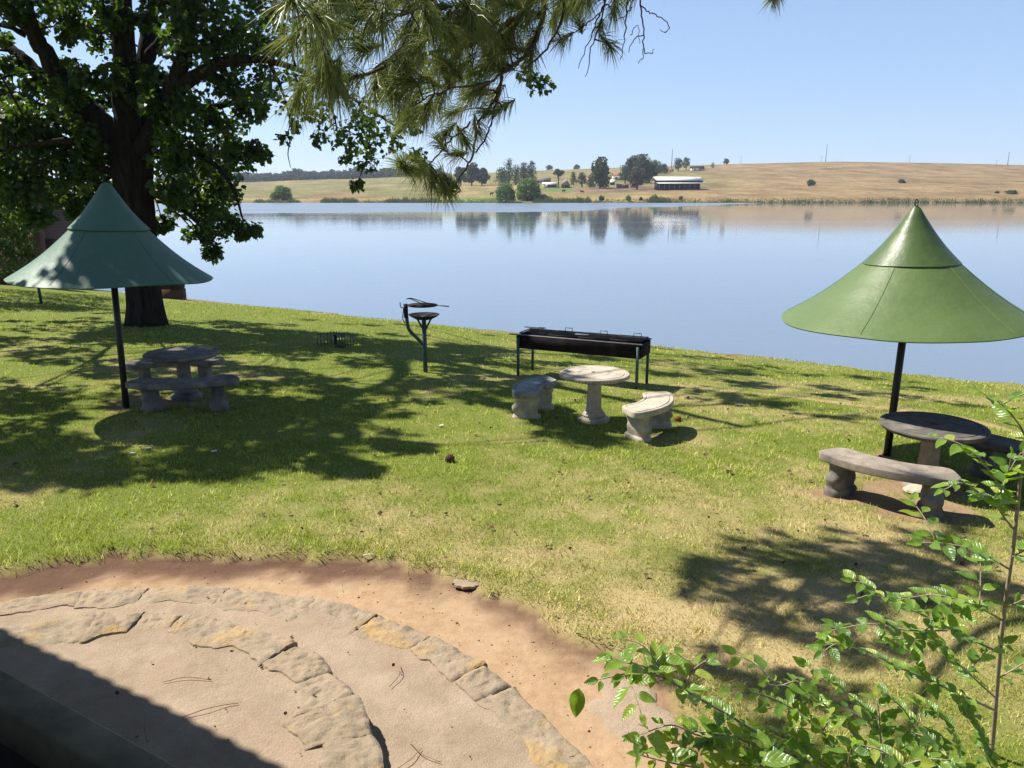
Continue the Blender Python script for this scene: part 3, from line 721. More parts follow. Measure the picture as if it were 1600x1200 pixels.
lr = MB(); lr.add([(-L/2, -D*.5, hw), (L/2+.8, -D*.5, hw), (L/2+.4, -D*.24, hm-1.3), (-L/2-.5, -D*.24, hm-1.3), (-L/2, -D*.5, hw+.2), (L/2+.8, -D*.5, hw+.2), (L/2+.4, -D*.24, hm-1.1), (-L/2-.5, -D*.24, hm-1.1)], [(0, 3, 2, 1), (4, 5, 6, 7), (0, 1, 5, 4), (1, 2, 6, 5), (2, 3, 7, 6), (3, 0, 4, 7)])
lr.build('lower_roof', M['zinc'], barn)
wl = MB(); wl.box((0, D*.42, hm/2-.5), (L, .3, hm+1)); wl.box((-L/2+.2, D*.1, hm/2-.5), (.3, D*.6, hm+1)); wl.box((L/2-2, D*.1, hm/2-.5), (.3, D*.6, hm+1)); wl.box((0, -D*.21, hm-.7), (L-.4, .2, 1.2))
wl.build('wall', M['near_black'], barn)  # near-black in place of the shade inside and between the roof tiers
for k in range(9):
    MB().box((-L/2+.5+k*(L-3)/8, -D*.46, hw/2-.3), (.28, .28, hw+.6)).build('post', M['polewood'], barn)
def house(name, label, u0, u1, vb, wall_px, roof_px, depth, wm, rm, opens=(), kind='gable', cat='house'):
    c, L, m = local(u0, u1, vb)
    t = thing(name, label, cat, c)
    h = wall_px*m; r = roof_px*m
    MB().box((0, 0, h/2-.6), (L, depth, h+1.2)).build('wall', wm, t)
    if kind == 'gable': gable(MB(), L, depth, h, h+r, .4).build('roof', rm, t)
    elif kind == 'hip':
        a, b = L/2+.5, depth/2+.5; k = max(.05, L/2-depth/2)
        MB().add([(-a, -b, h-.2), (a, -b, h-.2), (a, b, h-.2), (-a, b, h-.2), (-k, 0, h+r), (k, 0, h+r)], [(0, 1, 5, 4), (1, 2, 5), (2, 3, 4, 5), (3, 0, 4), (3, 2, 1, 0)]).build('roof', rm, t)
    elif kind == 'mono':
        a, b = L/2+.4, depth/2+.6
        V = [(-a, -b, h), (a, -b, h), (a, b, h+r), (-a, b, h+r)]; V += [(x, y, z+.18) for x, y, z in V]
        MB().add(V, [(0, 3, 2, 1), (4, 5, 6, 7), (0, 1, 5, 4), (1, 2, 6, 5), (2, 3, 7, 6), (3, 0, 4, 7)]).build('roof', rm, t)
    for nm, x0, x1, z0, z1 in opens:
        MB().box((L*(x0+x1)/2-L/2, -depth/2-.03, h*(z0+z1)/2), (L*(x1-x0), .08, h*(z1-z0))).build(nm, M['near_black'], t)  # solid dark panels, interior shade put into their colour
    return t
house('shed', 'small shed with a white roof and dark open front left of the palm', 848, 870, 292.5, 4.6, 2.6, 6, M['palewall'], M['zinc'], [('opening', .3, .95, 0, .8)], 'mono', 'shed')
house('shed', 'long grey roofed shed behind the white roofed shed', 834, 860, 285, 3.0, 4.0, 8, M['thatch'], M['thatch'], [('door', .2, .3, 0, .8), ('window', .6, .7, .3, .8)], 'gable', 'shed')
house('hut', 'hut with a pointed pinkish roof right of the palm', 877, 890, 292.5, 3.6, 10, 5, M['near_black'], M['pinkroof'], [('door', .4, .6, 0, .9)], 'hip', 'hut')
house('hut', 'long thatched hut on the shore half hidden by the larger willow', 808, 857, 311.5, 4.2, 6.5, 6, M['thatch'], M['thatch'], [('door', .06, .12, 0, .85), ('window', .85, .9, .3, .8)], 'hip', 'hut')
house('house', 'farmhouse with a long faded red roof behind the yard', 956, 977, 281, 6, 5, 7, M['palewall'], M['redroof'], [('window', .15, .3, .3, .75), ('door', .55, .68, 0, .8)], 'gable')
house('kiosk', 'tiny shed with a bright white sloping roof in the farmyard', 953, 960, 288, 3.6, 3.2, 3, M['near_black'], M['zinc'], [('door', .3, .7, 0, .8)], 'gable', 'shed')
house('shed', 'low brown shed in the yard below the red roofed farmhouse', 963, 982, 293.5, 4, 2, 4, M['thatch'], M['redroof'], [('door', .7, .9, 0, .9)], 'mono', 'shed')
house('house', 'dark roofed house high on the hill right of the mast trees', 1076, 1099, 266.5, 3, 3.6, 8, M['palewall'], M['near_black'], [('window', .15, .3, .3, .8), ('door', .6, .7, 0, .8)], 'gable')
house('house', 'small pale house beside the mast on the hill', 1042, 1050, 269, 3, 2, 5, M['palewall'], M['redroof'], [('window', .3, .6, .3, .8)], 'gable')

# cattle
def cow(label, u, v, rz):
    p = FG(u, v); t = thing('cow', label, 'cow', p, rz, 'cattle on the far bank')
    b = MB(); b.tube(smooth_path([(-.85, 0, 1.05), (-.6, 0, 1.12), (0, 0, 1.05), (.55, 0, 1.12), (.8, 0, 1.25), (1.05, 0, 1.4), (1.25, 0, 1.32), (1.5, 0, 1.15)], 3), np.interp(np.linspace(0, 7, 22), range(8), [.16, .36, .42, .38, .30, .19, .17, .09]), 10)
    for x, y in ((-.6, .2), (-.6, -.2), (.5, .18), (.5, -.18)): b.tube([(x, y, .95), (x+.04, y, .5), (x, y, -.05)], [.15, .08, .06], 6)
    b.tube([(-.9, 0, 1.2), (-1., 0, .8), (-1., 0, .5)], [.04, .03, .04], 5)
    for y in (-.12, .12): b.tube([(1.2, y, 1.42), (1.18, y*2.3, 1.45)], [.06, .03], 5)
    b.build('body', M['cowhide'], t, True)
cow('dark cow on the grass below the pink roofed hut', 880.5, 301, .2)
cow('dark cow on the bank below the greyish farm tree', 909.5, 302.2, 2.9)
cow('dark cow alone on the bank left of the willows', 768, 305.5, .5)

# poles on the ridge
def pole(label, u, vb, vt, r, arm=True):
    p = FG(u, vb); m = pxm(p[1]); h = (vb-vt)*m
    t = thing('utility_pole', label, 'pole', p, 0, 'poles along the skyline')
    MB().tube([(0, 0, -1), (0, 0, h)], [r*1.2, r*.8], 7).build('post', M['polewood'], t, True)
    if arm: MB().box((0, -r-.06, h-.8), (2.2, .14, .16)).build('crossarm', M['polewood'], t)
pole('tall thin mast beside the trees above the barn', 1047.5, 268, 234.5, .32, False)
pole('thin faint pole right of the lone skyline tree', 1154.5, 256.5, 243.5, .14)
pole('tallest pole at the top of the bare hill', 1285.5, 253, 227, .26)
pole('short pole beside the tallest hilltop pole', 1278.5, 253, 244, .12)
pole('thin pole on the skyline above the right parasol', 1415, 254.5, 243.5, .14)
pole('thin short pole near the right end of the ridge', 1550.5, 257.5, 250, .14)
pole('stout dark pole at the right end of the ridge', 1568, 258, 238.5, .26)

# ------------------------------------------------------------------ terrace: two curved steps with stone edging
PZ = 1.42
def curved_step(label, cx, cy, r, ztop, zbot, w, a0, a1, lens, seed):
    t = thing('garden_step', label, 'step', (cx, cy, zbot), 0, 'curved terrace steps')
    # tread: disc of worn concrete, slightly uneven
    n, kr = 128, 30; a = np.linspace(0, 2*PI, n, endpoint=False); rs = np.linspace(0, r-w*.55, kr)
    V = [(0, 0, ztop-zbot-.012)]; 
    for q in rs[1:]:
        for k in range(n):
            x, y = q*math.cos(a[k]), q*math.sin(a[k]); V.append((x, y, ztop-zbot-.014+.016*(float(fbm(x+cx, y+cy, 2.2, 3, seed))-.5)))
    F = [(0, 1+k, 1+(k+1) % n) for k in range(n)]
    for i in range(kr-2):
        for k in range(n): F.append((1+i*n+k, 1+(i+1)*n+k, 1+(i+1)*n+(k+1) % n, 1+i*n+(k+1) % n))
    mb = MB(); mb.add(V, F)
    mb.lathe([(r-w*.55, -.25), (r-w*.5, ztop-zbot-.02)], n, cap=False)
    mb.build('tread', M['concrete'], t, True)
    R = random.Random(seed); ang = a0; i = 0
    while ang < a1:
        ln = lens*R.choice((.55, .8, 1., 1.25, 1.6))*R.uniform(.85, 1.15); da = ln/r; gap = .0008/r; jd = R.choice((.004, .006, .012, .02))
        dro = R.uniform(-.03, .02); ri = r - w*R.uniform(.80, 1.15); top = ztop-zbot + R.uniform(-.008, .006)
        na, nr = 40, 24; S = R.randint(0, 9999); G_ = np.zeros((na+1, nr+1, 3)); sk = R.uniform(-.10, .10)
        for ia in range(na+1):
            for jr in range(nr+1):
                ua, ur = ia/na, jr/nr
                th = ang+gap + (da-2*gap)*ua
                ro = r + dro*math.sin(PI*ua)**.5 + .05*(float(fbm(th*r*1.0+seed, 3.3, 4., 3, seed))-.5)
                rin = ri + .22*(float(fbm(th*r+seed, 7.7, 4., 4, seed+1))-.5)
                rr = rin+(ro-rin)*ur
                th += sk*(ur-.5)*da*.5
                e = min(ua, 1-ua)*ln; ee = (1-ur)*(ro-rin); ei = ur*(ro-rin)
                nz = float(fbm(th*r*1.2+S*.01, rr*1.2, 5., 5, seed+2))-.5
                nz2 = float(fbm(th*r*4.+S*.3, rr*4., 5., 4, seed+7))-.5
                lay = nz*.045 + nz2*.022; q_ = .009; fl_ = math.floor(lay/q_); fr_ = lay/q_-fl_; lay = (fl_ + min(1, max(0, (fr_-.30)/.4)))*q_*.8 + nz2*.012
                z = top + lay*(.2+.8*min(1, ei/.10)) - jd*math.exp(-e/.010) - .030*math.exp(-ee/.016)*(.3+1.4*vnoise(th*r*6, 1.5, S))
                z -= .012*math.exp(-ei/.03)
                if ur == 0: z = ztop-zbot-.03
                G_[ia, jr] = (rr*math.cos(th), rr*math.sin(th), z)
        V = G_.reshape(-1, 3); idx = lambda a_, b_: a_*(nr+1)+b_
        F = [(idx(a_, b_), idx(a_, b_+1), idx(a_+1, b_+1), idx(a_+1, b_)) for a_ in range(na) for b_ in range(nr)]
        border = [idx(a_, nr) for a_ in range(na+1)] + [idx(na, b_) for b_ in range(nr-1, -1, -1)] + [idx(a_, 0) for a_ in range(na-1, -1, -1)] + [idx(0, b_) for b_ in range(1, nr)]
        lowV = V[border].copy(); lowV[:, 2] = -.2
        off = len(V); m = len(border); V = np.concatenate([V, lowV])
        F += [(border[k], off+k, off+(k+1) % m, border[(k+1) % m]) for k in range(m)]
        mb = MB(); mb.add(V, [tuple(reversed(q)) for q in F] if False else F)
        mb.build('edging_stone', M['stone'], t, True, angle=32)
        ang += da; i += 1
    return t
curved_step('lower broad curved concrete step edged with flat ochre stained stones', -2.48, 2.11, 3.19, 1.565, PZ-.03, .31, math.radians(-2), math.radians(150), .55, 5)
curved_step('upper curved concrete step edged with thick cracked stones, partly in roof shade', -2.46, 2.78, 1.88, 1.725, 1.56, .32, math.radians(-20), math.radians(165), .50, 9)

# flat stone in the dirt, broken slab, debris
def rock(name, label, cat, p, sx, sy, sz, mat, seed, rz=0, group=None):
    mb = MB(); n = 40; rings = []
    for q, zz in ((.9, -.3), (1., .1), (.93, .75), (.6, 1.0), (.15, 1.04)):
        a = np.linspace(0, 2*PI, n, endpoint=False)
        rr = q*(1+.45*(vnoise(np.cos(a)*1.5+seed, np.sin(a)*1.5+seed, seed)-.5)+.35*(vnoise(np.cos(a)*4+seed, np.sin(a)*4, seed+3)-.5))
        rings.append(np.stack([rr*np.cos(a)*sx, rr*np.sin(a)*sy, np.full(n, zz*sz)+.15*sz*vnoise(np.cos(a)*2+seed, np.sin(a)*2, seed)], 1))
    mb.loft(rings); o = mb.build(name, mat, None, True, angle=40); o.location = tuple(float(c) for c in p); o.rotation_euler[2] = rz
    return tag(o, label, cat, group)
def gp(u, v, dz=0):
    p = G(u, v, -.03); p[2] = float(ground_z(np.array([p[0]]), np.array([p[1]]))[0]) + dz; return p
rock('flat_stone', 'flat pale stone bedded in the dirt at the lawn edge', 'stone', gp(727, 912), .11, .06, .022, M['stone'], 3, -.2)
rock('broken_slab', 'worn pale slab sunk in the dirt near the leaf sprays', 'stone', gp(985, 1100, -.004), .25, .30, .014, M['concrete'], 8, .3)
def stick(name, label, u, v, pts, r, mat, cat, group=None, dz=.01):
    p = gp(u, v, dz); mb = MB(); mb.tube(smooth_path(pts, 4), r, 6); o = mb.build(name, mat, None, True)
    o.location = tuple(float(c) for c in p); return tag(o, label, cat, group)
stick('white_stick', 'short white stick on the dark soil at the lawn edge', 577, 874, [(-.05, 0, 0), (0, .012, .005), (.05, .015, 0)], .006, M['litter'], 'stick')
for u, v, lb in ((232, 708, 'white scrap on the shaded lawn left of the other scraps'), (208, 716, 'white scrap lying lowest on the shaded lawn'), (335, 712, 'white scrap on the lawn nearest the near grey bench'), (690, 670, 'white scrap on sunlit grass left of the small stone table')):
    o = rock('paper_scrap', lb, 'litter', gp(u, v, .02), .035, .02, .01, M['litter'], u, .4, 'white scraps on the lawn')
def step_z(x, y):
    z = float(ground_z(np.array([x]), np.array([y]))[0])
    if math.hypot(x+2.48, y-2.11) < 3.0: z = 1.56
    if math.hypot(x+2.46, y-2.78) < 1.75: z = 1.72
    return z
for u, v, off, pts, lb in ((330, 1110, .27, [(-.13, -.07, 0), (-.03, -.02, .012), (.06, .03, .004), (.13, .05, 0)], 'long curved dry twig on the sunlit upper step'),
                        (620, 1060, .13, [(.0, .12, 0), (.02, .02, .01), (-.03, -.1, 0)], 'thin dark twig on the lower step beside the stones'),
                        (660, 1180, .13, [(-.08, .1, 0), (0, 0, .008), (.10, -.05, 0)], 'dry straw twig at the bottom of the lower step'),
                        (640, 1190, .13, [(.05, .10, 0), (0, 0, .012), (-.07, -.06, 0)], 'dry twig crossing the straw twig on the lower step'),
                        (290, 1065, .27, [(-.12, -.02, 0), (0, .015, .008), (.15, .0, 0)], 'faint thin twig across the middle of the upper step'),
                        (225, 1145, .27, [(-.05, .12, 0), (0, .01, .006), (.05, -.07, 0)], 'short twig in the roof shade on the upper step')):
    p = G(u, v, off-.03); z = step_z(p[0], p[1]) + .001
    mb = MB(); mb.tube(smooth_path(pts, 5), .0022, 5); o = mb.build('twig', M['drytwig'], None, True); o.location = (float(p[0]), float(p[1]), z)
    tag(o, lb, 'twig', 'dry twigs on the terrace')
# tiny leaf debris and pebbles nobody could count
def debris():
    n = 420; x = rng.uniform(-5, 2, n); y = rng.uniform(2.5, 7, n); r = np.hypot(x-DC[0], y-DC[1]); ok = r < DR+.2
    x, y = x[ok], y[ok]; z = np.array([step_z(a, b) for a, b in zip(x, y)])+.004
    x3 = rng.uniform(-7, 6, 260); y3 = rng.uniform(5.5, 13, 260); sel = np.hypot(x3-DC[0], y3-DC[1]) > DR; x3, y3 = x3[sel], y3[sel]
    x = np.concatenate([x, x3]); y = np.concatenate([y, y3]); z = np.concatenate([z, ground_z(x3, y3)+.035])
    V, F = scatter(LEAF_V, LEAF_F, np.stack([x, y, z], 1), rand_rot(len(x), .35), np.concatenate([rng.uniform(.006, .026, len(z)-len(x3)), rng.uniform(.025, .06, len(x3))]))
    tag(mesh_obj('leaf_litter', V, [F], M['cone']), 'tiny brown leaf bits scattered over the lawn, dirt and steps', 'leaf litter', kind='stuff')
debris()
def pebbles():
    n = 900; a = rng.uniform(.0, 2.7, n); r = rng.uniform(3.05, DR+.1, n); x, y = DC[0]+r*np.cos(a), DC[1]+r*np.sin(a)
    ok = (np.hypot(x+2.48, y-2.11) > 3.22) & (masks(x, y)[3] > .5); x, y = x[ok], y[ok]
    V, F = scatter([(-1, 0, 0), (0, -1, 0), (1, 0, 0), (0, 1, 0), (0, 0, .7), (0, 0, -.7)], [(0, 1, 4), (1, 2, 4), (2, 3, 4), (3, 0, 4), (1, 0, 5), (2, 1, 5), (3, 2, 5), (0, 3, 5)], np.stack([x, y, ground_z(x, y)+.001], 1), rand_rot(len(x), .3), .0025+.010*rng.random(len(x))**3.5)
    tag(mesh_obj('gravel', V, [F], M['pebble']), 'loose grit and tiny pebbles on the bare red earth', 'gravel', kind='stuff')
pebbles()
def pine_cone(label, u, v, r, mat):
    p = gp(u, v, r*.75); mb = MB()
    mb.lathe([(.1*r, -1.1*r), (.7*r, -.7*r), (1.*r, 0), (.75*r, .65*r), (.15*r, 1.15*r)], 14, noise=.2)
    for i in range(60):
        q = (i+.5)/60; zz = -1+2*q; rr = r*math.sqrt(max(.05, 1-zz*zz))*1.02; a = i*2.4
        c = np.array([math.cos(a)*rr, math.sin(a)*rr, zz*r]); d = c/np.linalg.norm(c); tq = np.array([-math.sin(a), math.cos(a), 0]); up = np.cross(d, tq)
        mb.add([c-tq*r*.18, c+tq*r*.18, c+d*r*.22+up*r*.12, c+up*r*.2], [(0, 1, 2), (0, 2, 3), (1, 3, 2)])
    o = mb.build('pine_cone', mat); o.location = tuple(float(c) for c in p); o.rotation_euler = (1.2, .3, .8)
    return tag(o, label, 'pine cone', 'fallen cones on the lawn')
pine_cone('dark brown cone alone on the open lawn', 703, 726, .052, M['cone'])
pine_cone('reddish round cone beside the right foot of the pale bench', 1059, 661, .045, M['redcone'])

# ------------------------------------------------------------------ cast stone tables and benches
def sup(a, p=3.2):
    c, s = np.cos(a), np.sin(a); return np.sign(c)*np.abs(c)**(2/p), np.sign(s)*np.abs(s)**(2/p)
def stone_table(label, x, y, R, h, mat_top, mat_leg, group='stone tables on the lawn', beads=True, rz=0.):
    z = float(gz(x, y)); t = thing('stone_table', label, 'table', (x, y, z), rz, group)
    tp = MB(); tp.lathe([(R*.5, h-.075), (R*.9, h-.07), (R*.965, h-.055), (R*.99, h-.035), (R, h-.022), (R*.99, h-.006), (R*.96, h), (R*.88, h+.001), (R*.872, h-.006), (R*.855, h-.006), (R*.847, h+.001), (R*.45, h+.003), (R*.445, h-.001), (R*.43, h-.001), (R*.425, h+.003), (.05, h+.004), (.045, h-.012), (.01, h-.013)], 72)
    if beads:
        for k in range(64):
            a = 2*PI*k/64; cx, cy_ = math.cos(a)*R*.985, math.sin(a)*R*.985
            tp.box((cx, cy_, h-.042), (.022, .03, .02), a)
    tp.build('tabletop', mat_top, t, True, angle=35)
    pd = MB(); n = 48; a = np.linspace(0, 2*PI, n, endpoint=False); rings = []
    for r, zz, fl in ((.235, -.08, 0), (.235, .035, 0), (.22, .055, 0), (.165, .075, 0), (.175, .10, 0), (.16, .125, 0), (.125, .15, 0), (.132, .165, 0), (.112, .18, .05), (.105, .35, .05), (.100, .52, .05), (.105, .555, 0), (.118, .565, 0), (.118, .585, 0), (.125, .60, 0), (.15, .63, 0), (.19, .65, 0), (.19, h-.07, 0)):
        rr = r*(1-fl*(np.cos(a*12)*.5+.5)); rings.append(np.stack([rr*np.cos(a), rr*np.sin(a), np.full(n, zz)], 1))
    pd.loft(rings); pd.build('pedestal', mat_leg, t, True, angle=40)
    return t
def outline(r1, r2, ha, cr=.06, na=28):
    """annular sector centred on +x, rounded corners; returns (n,2) CCW and normals"""
    pts = []
    da2 = cr/r2; da1 = cr/r1
    for a in np.linspace(-ha+da2, ha-da2, na): pts.append((r2*math.cos(a), r2*math.sin(a)))
    for q in np.linspace(0, PI/2, 6)[1:-1]:
        rr = r2-cr+cr*math.cos(q); th = ha - da2 + cr*math.sin(q)/r2; pts.append((rr*math.cos(th), rr*math.sin(th)))
    for k in np.linspace(0, 1, 6): rr = (r2-cr)*(1-k)+(r1+cr)*k; pts.append((rr*math.cos(ha), rr*math.sin(ha)))
    for q in np.linspace(0, PI/2, 6)[1:-1]:
        rr = r1+cr-cr*math.sin(q); th = ha - da1 + cr*math.cos(q)/r1; pts.append((rr*math.cos(th), rr*math.sin(th)))
    for a in np.linspace(ha-da1, -ha+da1, na): pts.append((r1*math.cos(a), r1*math.sin(a)))
    h2 = [(x, -y) for x, y in pts[na:-na]][::-1]
    pts += h2
    p = np.array(pts); d = np.roll(p, -1, 0)-np.roll(p, 1, 0); n = np.stack([d[:, 1], -d[:, 0]], 1); n /= np.linalg.norm(n, axis=1)[:, None]+1e-9
    return p, n
def LEGP(hs): return ((.50, .115, -.08, 0), (.50, .115, .04, 0), (.47, .11, .065, 0), (.42, .088, .08, .01), (.43, .092, .12, .015), (.46, .098, .16, .02), (.46, .099, .19, .02), (.42, .092, .225, .01), (.40, .087, .245, 0), (.42, .09, .27, -.01), (.44, .093, .30, -.015), (.43, .09, .33, -.01), (.41, .086, hs-.11, 0), (.45, .096, hs-.09, 0), (.45, .096, hs-.07, 0))
def stone_bench(label, cx, cy, rz, r1, r2, ha, hs, mat_seat, mat_leg, group='curved stone benches', leg_at=.62, cr=.05, groove=True, seed=0, plain=False):
    rm = (r1+r2)/2; bx, by = cx+rm*math.cos(rz), cy+rm*math.sin(rz)
    z = float(gz(bx, by)); t = thing('stone_bench', label, 'bench', (bx, by, z), rz, group)
    p, n = outline(r1, r2, ha, cr); p = p - np.array([rm, 0])
    R = []
    prof = [(.02, hs-.09), (.006, hs-.084), (.0, hs-.074), (.0, hs-.014), (.003, hs-.005), (.011, hs)]
    if groove: prof += [(.042, hs), (.045, hs-.010), (.056, hs-.010), (.060, hs+.001)]
    for k, (i, zz) in enumerate(prof):
        wob = 1+0*p[:, 0]
        q = p - n*i
        R.append(np.stack([q[:, 0], q[:, 1], zz + .006*(vnoise(q[:, 0]*9+seed, q[:, 1]*9, seed)-.5)], 1))
    mb = MB(); mb.loft(R, cap=False)
    from mathutils.geometry import tessellate_polygon
    for ring, flip in ((R[0], True), (R[-1], False)):
        tri = tessellate_polygon([[Vector((float(q[0]), float(q[1]), 0)) for q in ring]])
        mb.add(ring, [tuple(reversed(q)) if flip else tuple(q) for q in tri])
    mb.build('seat', mat_seat, t, True, angle=28)
    for sgn in (-1, 1):
        al = sgn*ha*leg_at; px, py = rm*math.cos(al)-rm, rm*math.sin(al)
        m = 28; a = np.linspace(0, 2*PI, m, endpoint=False); cxx, cyy = sup(a, 3.0); rings = []
        W = (r2-r1)
        legp = ((.42, .13, -.08, 0), (.42, .13, .03, 0), (.40, .125, .05, 0), (.34, .092, .10, 0), (.33, .086, .13, 0), (.34, .088, .20, 0), (.33, .086, .21, 0), (.34, .088, .29, 0), (.33, .086, .30, 0), (.35, .09, hs-.12, 0), (.39, .10, hs-.095, 0), (.39, .10, hs-.07, 0)) if plain else LEGP(hs)
        for wx, wy, zz, ox in legp:
            wob = 1+.06*(vnoise(np.cos(a)*2.2+seed+5, np.sin(a)*2.2+zz*16, seed+int(sgn))-.5)*(1 if .05 < zz < .34 else .3)
            rings.append(np.stack([wx*W*cxx*wob+ox, wy*cyy*wob, np.full(m, zz)], 1))
        # acanthus-like relief: a shallow scroll on each face
        mbl = MB(); mbl.loft(rings)
        for face in (() if plain else (-1, 1)):
            th = np.linspace(0, 2.6*PI, 26); rr = .055*(1-th/(3.3*PI))
            sc = np.stack([.02+rr*np.cos(th), np.full(26, face*.083), .165+rr*np.sin(th)], 1); mbl.tube(sc, .011, 6)
            sc2 = np.stack([-.03-rr*.8*np.cos(th), np.full(26, face*.078), .295-rr*.7*np.sin(th)], 1); mbl.tube(sc2, .009, 6)
        ca, sa = math.cos(al), math.sin(al); V = np.concatenate(mbl.V)
        mbl.V = [np.stack([V[:, 0]*ca-V[:, 1]*sa+px, V[:, 0]*sa+V[:, 1]*ca+py, V[:, 2]], 1)]
        mbl.build('leg', mat_leg, t, True, angle=45)
    return t
stone_table('small pale round stone table between two curved benches in front of the long grill', 1.19, 10.85, .50, .72, M['sandcast'], M['sandcast'])
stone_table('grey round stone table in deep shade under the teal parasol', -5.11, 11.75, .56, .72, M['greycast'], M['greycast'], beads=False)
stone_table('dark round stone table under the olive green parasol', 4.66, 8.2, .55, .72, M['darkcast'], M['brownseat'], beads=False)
rd = math.radians
stone_bench('sunlit pale bench curving round the right side of the small pale table', 1.25, 10.60, rd(-30), .60, 1.02, rd(41), .45, M['sandcast'], M['sandcast'], leg_at=.66, seed=1, cr=.10)
stone_bench('grey topped bench curving round the left side of the small pale table', 1.02, 10.95, rd(158), .60, 1.02, rd(38), .45, M['greytop'], M['sandcast'], leg_at=.66, seed=2, cr=.10)
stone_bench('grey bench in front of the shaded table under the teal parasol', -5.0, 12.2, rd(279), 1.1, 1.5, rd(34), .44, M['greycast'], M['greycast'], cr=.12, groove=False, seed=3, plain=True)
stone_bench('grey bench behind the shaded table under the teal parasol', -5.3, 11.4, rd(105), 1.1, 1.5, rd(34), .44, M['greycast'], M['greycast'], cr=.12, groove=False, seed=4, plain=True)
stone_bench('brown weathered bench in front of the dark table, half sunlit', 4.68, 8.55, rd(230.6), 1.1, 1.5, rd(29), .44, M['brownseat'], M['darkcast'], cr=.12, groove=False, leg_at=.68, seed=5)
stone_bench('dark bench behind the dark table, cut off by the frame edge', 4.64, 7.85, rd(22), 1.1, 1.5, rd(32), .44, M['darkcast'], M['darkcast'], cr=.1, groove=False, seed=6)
# little flat stones at the foot of the dark table
rock('paver', 'flat round pale stone at the foot of the dark table', 'stone', (4.45, 7.98, float(gz(4.45, 7.98))+.01), .17, .12, .035, M['sandcast'], 4)

# ------------------------------------------------------------------ metal parasols
def parasol(label, base, top, R, hskirt, hcap, rseam, tilt, m_skirt, m_cap, ring, cap_over, seams):
    base = np.array(base, float); top = np.array(top, float)
    t = thing('parasol', label, 'parasol', base, 0, 'steel garden parasols')
    L = top-base
    MB().tube([L*0-np.array([0, 0, .3]), L*.5, L*1.0+np.array([0, 0, hskirt*.5])], .045, 16).build('pole', M['black'], t, True)
    # canopy frame: local rotation by tilt about top
    tx, ty = tilt
    Rx = np.array([[1, 0, 0], [0, math.cos(tx), -math.sin(tx)], [0, math.sin(tx), math.cos(tx)]]); Ry = np.array([[math.cos(ty), 0, math.sin(ty)], [0, 1, 0], [-math.sin(ty), 0, math.cos(ty)]])
    Rm = Ry @ Rx
    def put(mb, name, mat, par=None, ang=30):
        V = np.concatenate(mb.V); mb.V = [(V @ Rm.T) + L]; return mb.build(name, mat, par or t, True, angle=ang)
    n = 96; a = np.linspace(0, 2*PI, n, endpoint=False)
    def cone(prof, wob, seed):
        rings = []
        for r, z in prof:
            k = (vnoise(np.cos(a)*1.6+seed, np.sin(a)*1.6+seed, seed)-.5)*wob*(r/R)
            rings.append(np.stack([r*np.cos(a), r*np.sin(a), z+k], 1))
        return rings
    sk = [(R*1.0, -.012), (R*1.004, 0), (R*.985, .018)]
    for q in np.linspace(0, 1, 12)[1:]: sk.append((R*.985+(rseam*.94-R*.985)*q, .018+(hskirt-.018)*(q**1.0) - .05*math.sin(PI*q)))
    inner = [(r-.02 if i else r-.006, z-.02) for i, (r, z) in enumerate(sk[::-1][:-2])] + [(R*.985, -.012)]
    mb = MB(); rg = cone(sk, .085, 3); rg2 = cone([(max(.03, r), z) for r, z in inner], .085, 3)
    mb.loft(rg+rg2, cap=False); canopy = put(mb, 'canopy', m_skirt)
    cp_ = []
    for q in np.linspace(0, 1, 12): cp_.append((rseam+(.045-rseam)*q, hskirt-.02+hcap*q - .045*math.sin(PI*q)*1.0))
    cp_ = [(rseam*.97, hskirt-.03-.01)] + [(rseam*1.005, hskirt-.03)] + [(r+.008*cap_over, z) for r, z in cp_] + [(.02, hskirt+hcap+.01)]
    mb = MB(); mb.loft(cone(cp_, .03, 6)); cap = put(mb, 'cap', m_cap)
    # sheet seams: raised laps running down the skirt
    for sa in seams:
        mb = MB(); pts = []
        for q in np.linspace(.02, .98, 12):
            r = R*.985+(rseam*.94-R*.985)*q; z = .018+(hskirt-.018)*q - .05*math.sin(PI*q)
            k = float((vnoise(np.cos(sa)*1.6+3, np.sin(sa)*1.6+3, 3)-.5)*.085*(r/R))
            pts.append((r*math.cos(sa), r*math.sin(sa), z+k+.002))
        mb.tube(pts, .0045, 6); put(mb, 'seam', m_skirt, canopy)
    if ring:
        mb = MB(); th = np.linspace(0, 2*PI, 22); z0 = hskirt+hcap
        mb.tube(np.stack([.027*np.cos(th), .018*np.cos(th), z0+.045+.040*np.sin(th)], 1), .007, 7, cap=False); put(mb, 'ring', M['black'])
    # radial struts beneath
    for k in range(6):
        aa = k*PI/3+.3; mb = MB(); mb.tube([(.05*math.cos(aa), .05*math.sin(aa), hskirt*.35), (R*.93*math.cos(aa), R*.93*math.sin(aa), .0)], .012, 6); put(mb, 'strut', M['under'])
    return t
parasol('olive green steel parasol with a ring on its tip, over the dark table', (4.82, 9.45, float(gz(4.82, 9.45))), (4.85, 9.45, 2.90), 1.44, .72, .64, .53, (0., -.03), M['green_r'], M['green_rc'], True, 1, [rd(225), rd(292), rd(322), rd(60), rd(150)])
parasol('teal green steel parasol with an overlapping cap, beside the big tree', (-5.73, 11.07, float(gz(-5.73, 11.07))), (-5.67, 11.07, 3.25), 1.315, .70, .60, .50, (0., .04), M['green_l'], M['green_l'], False, 3, [rd(262), rd(330), rd(190), rd(80)])

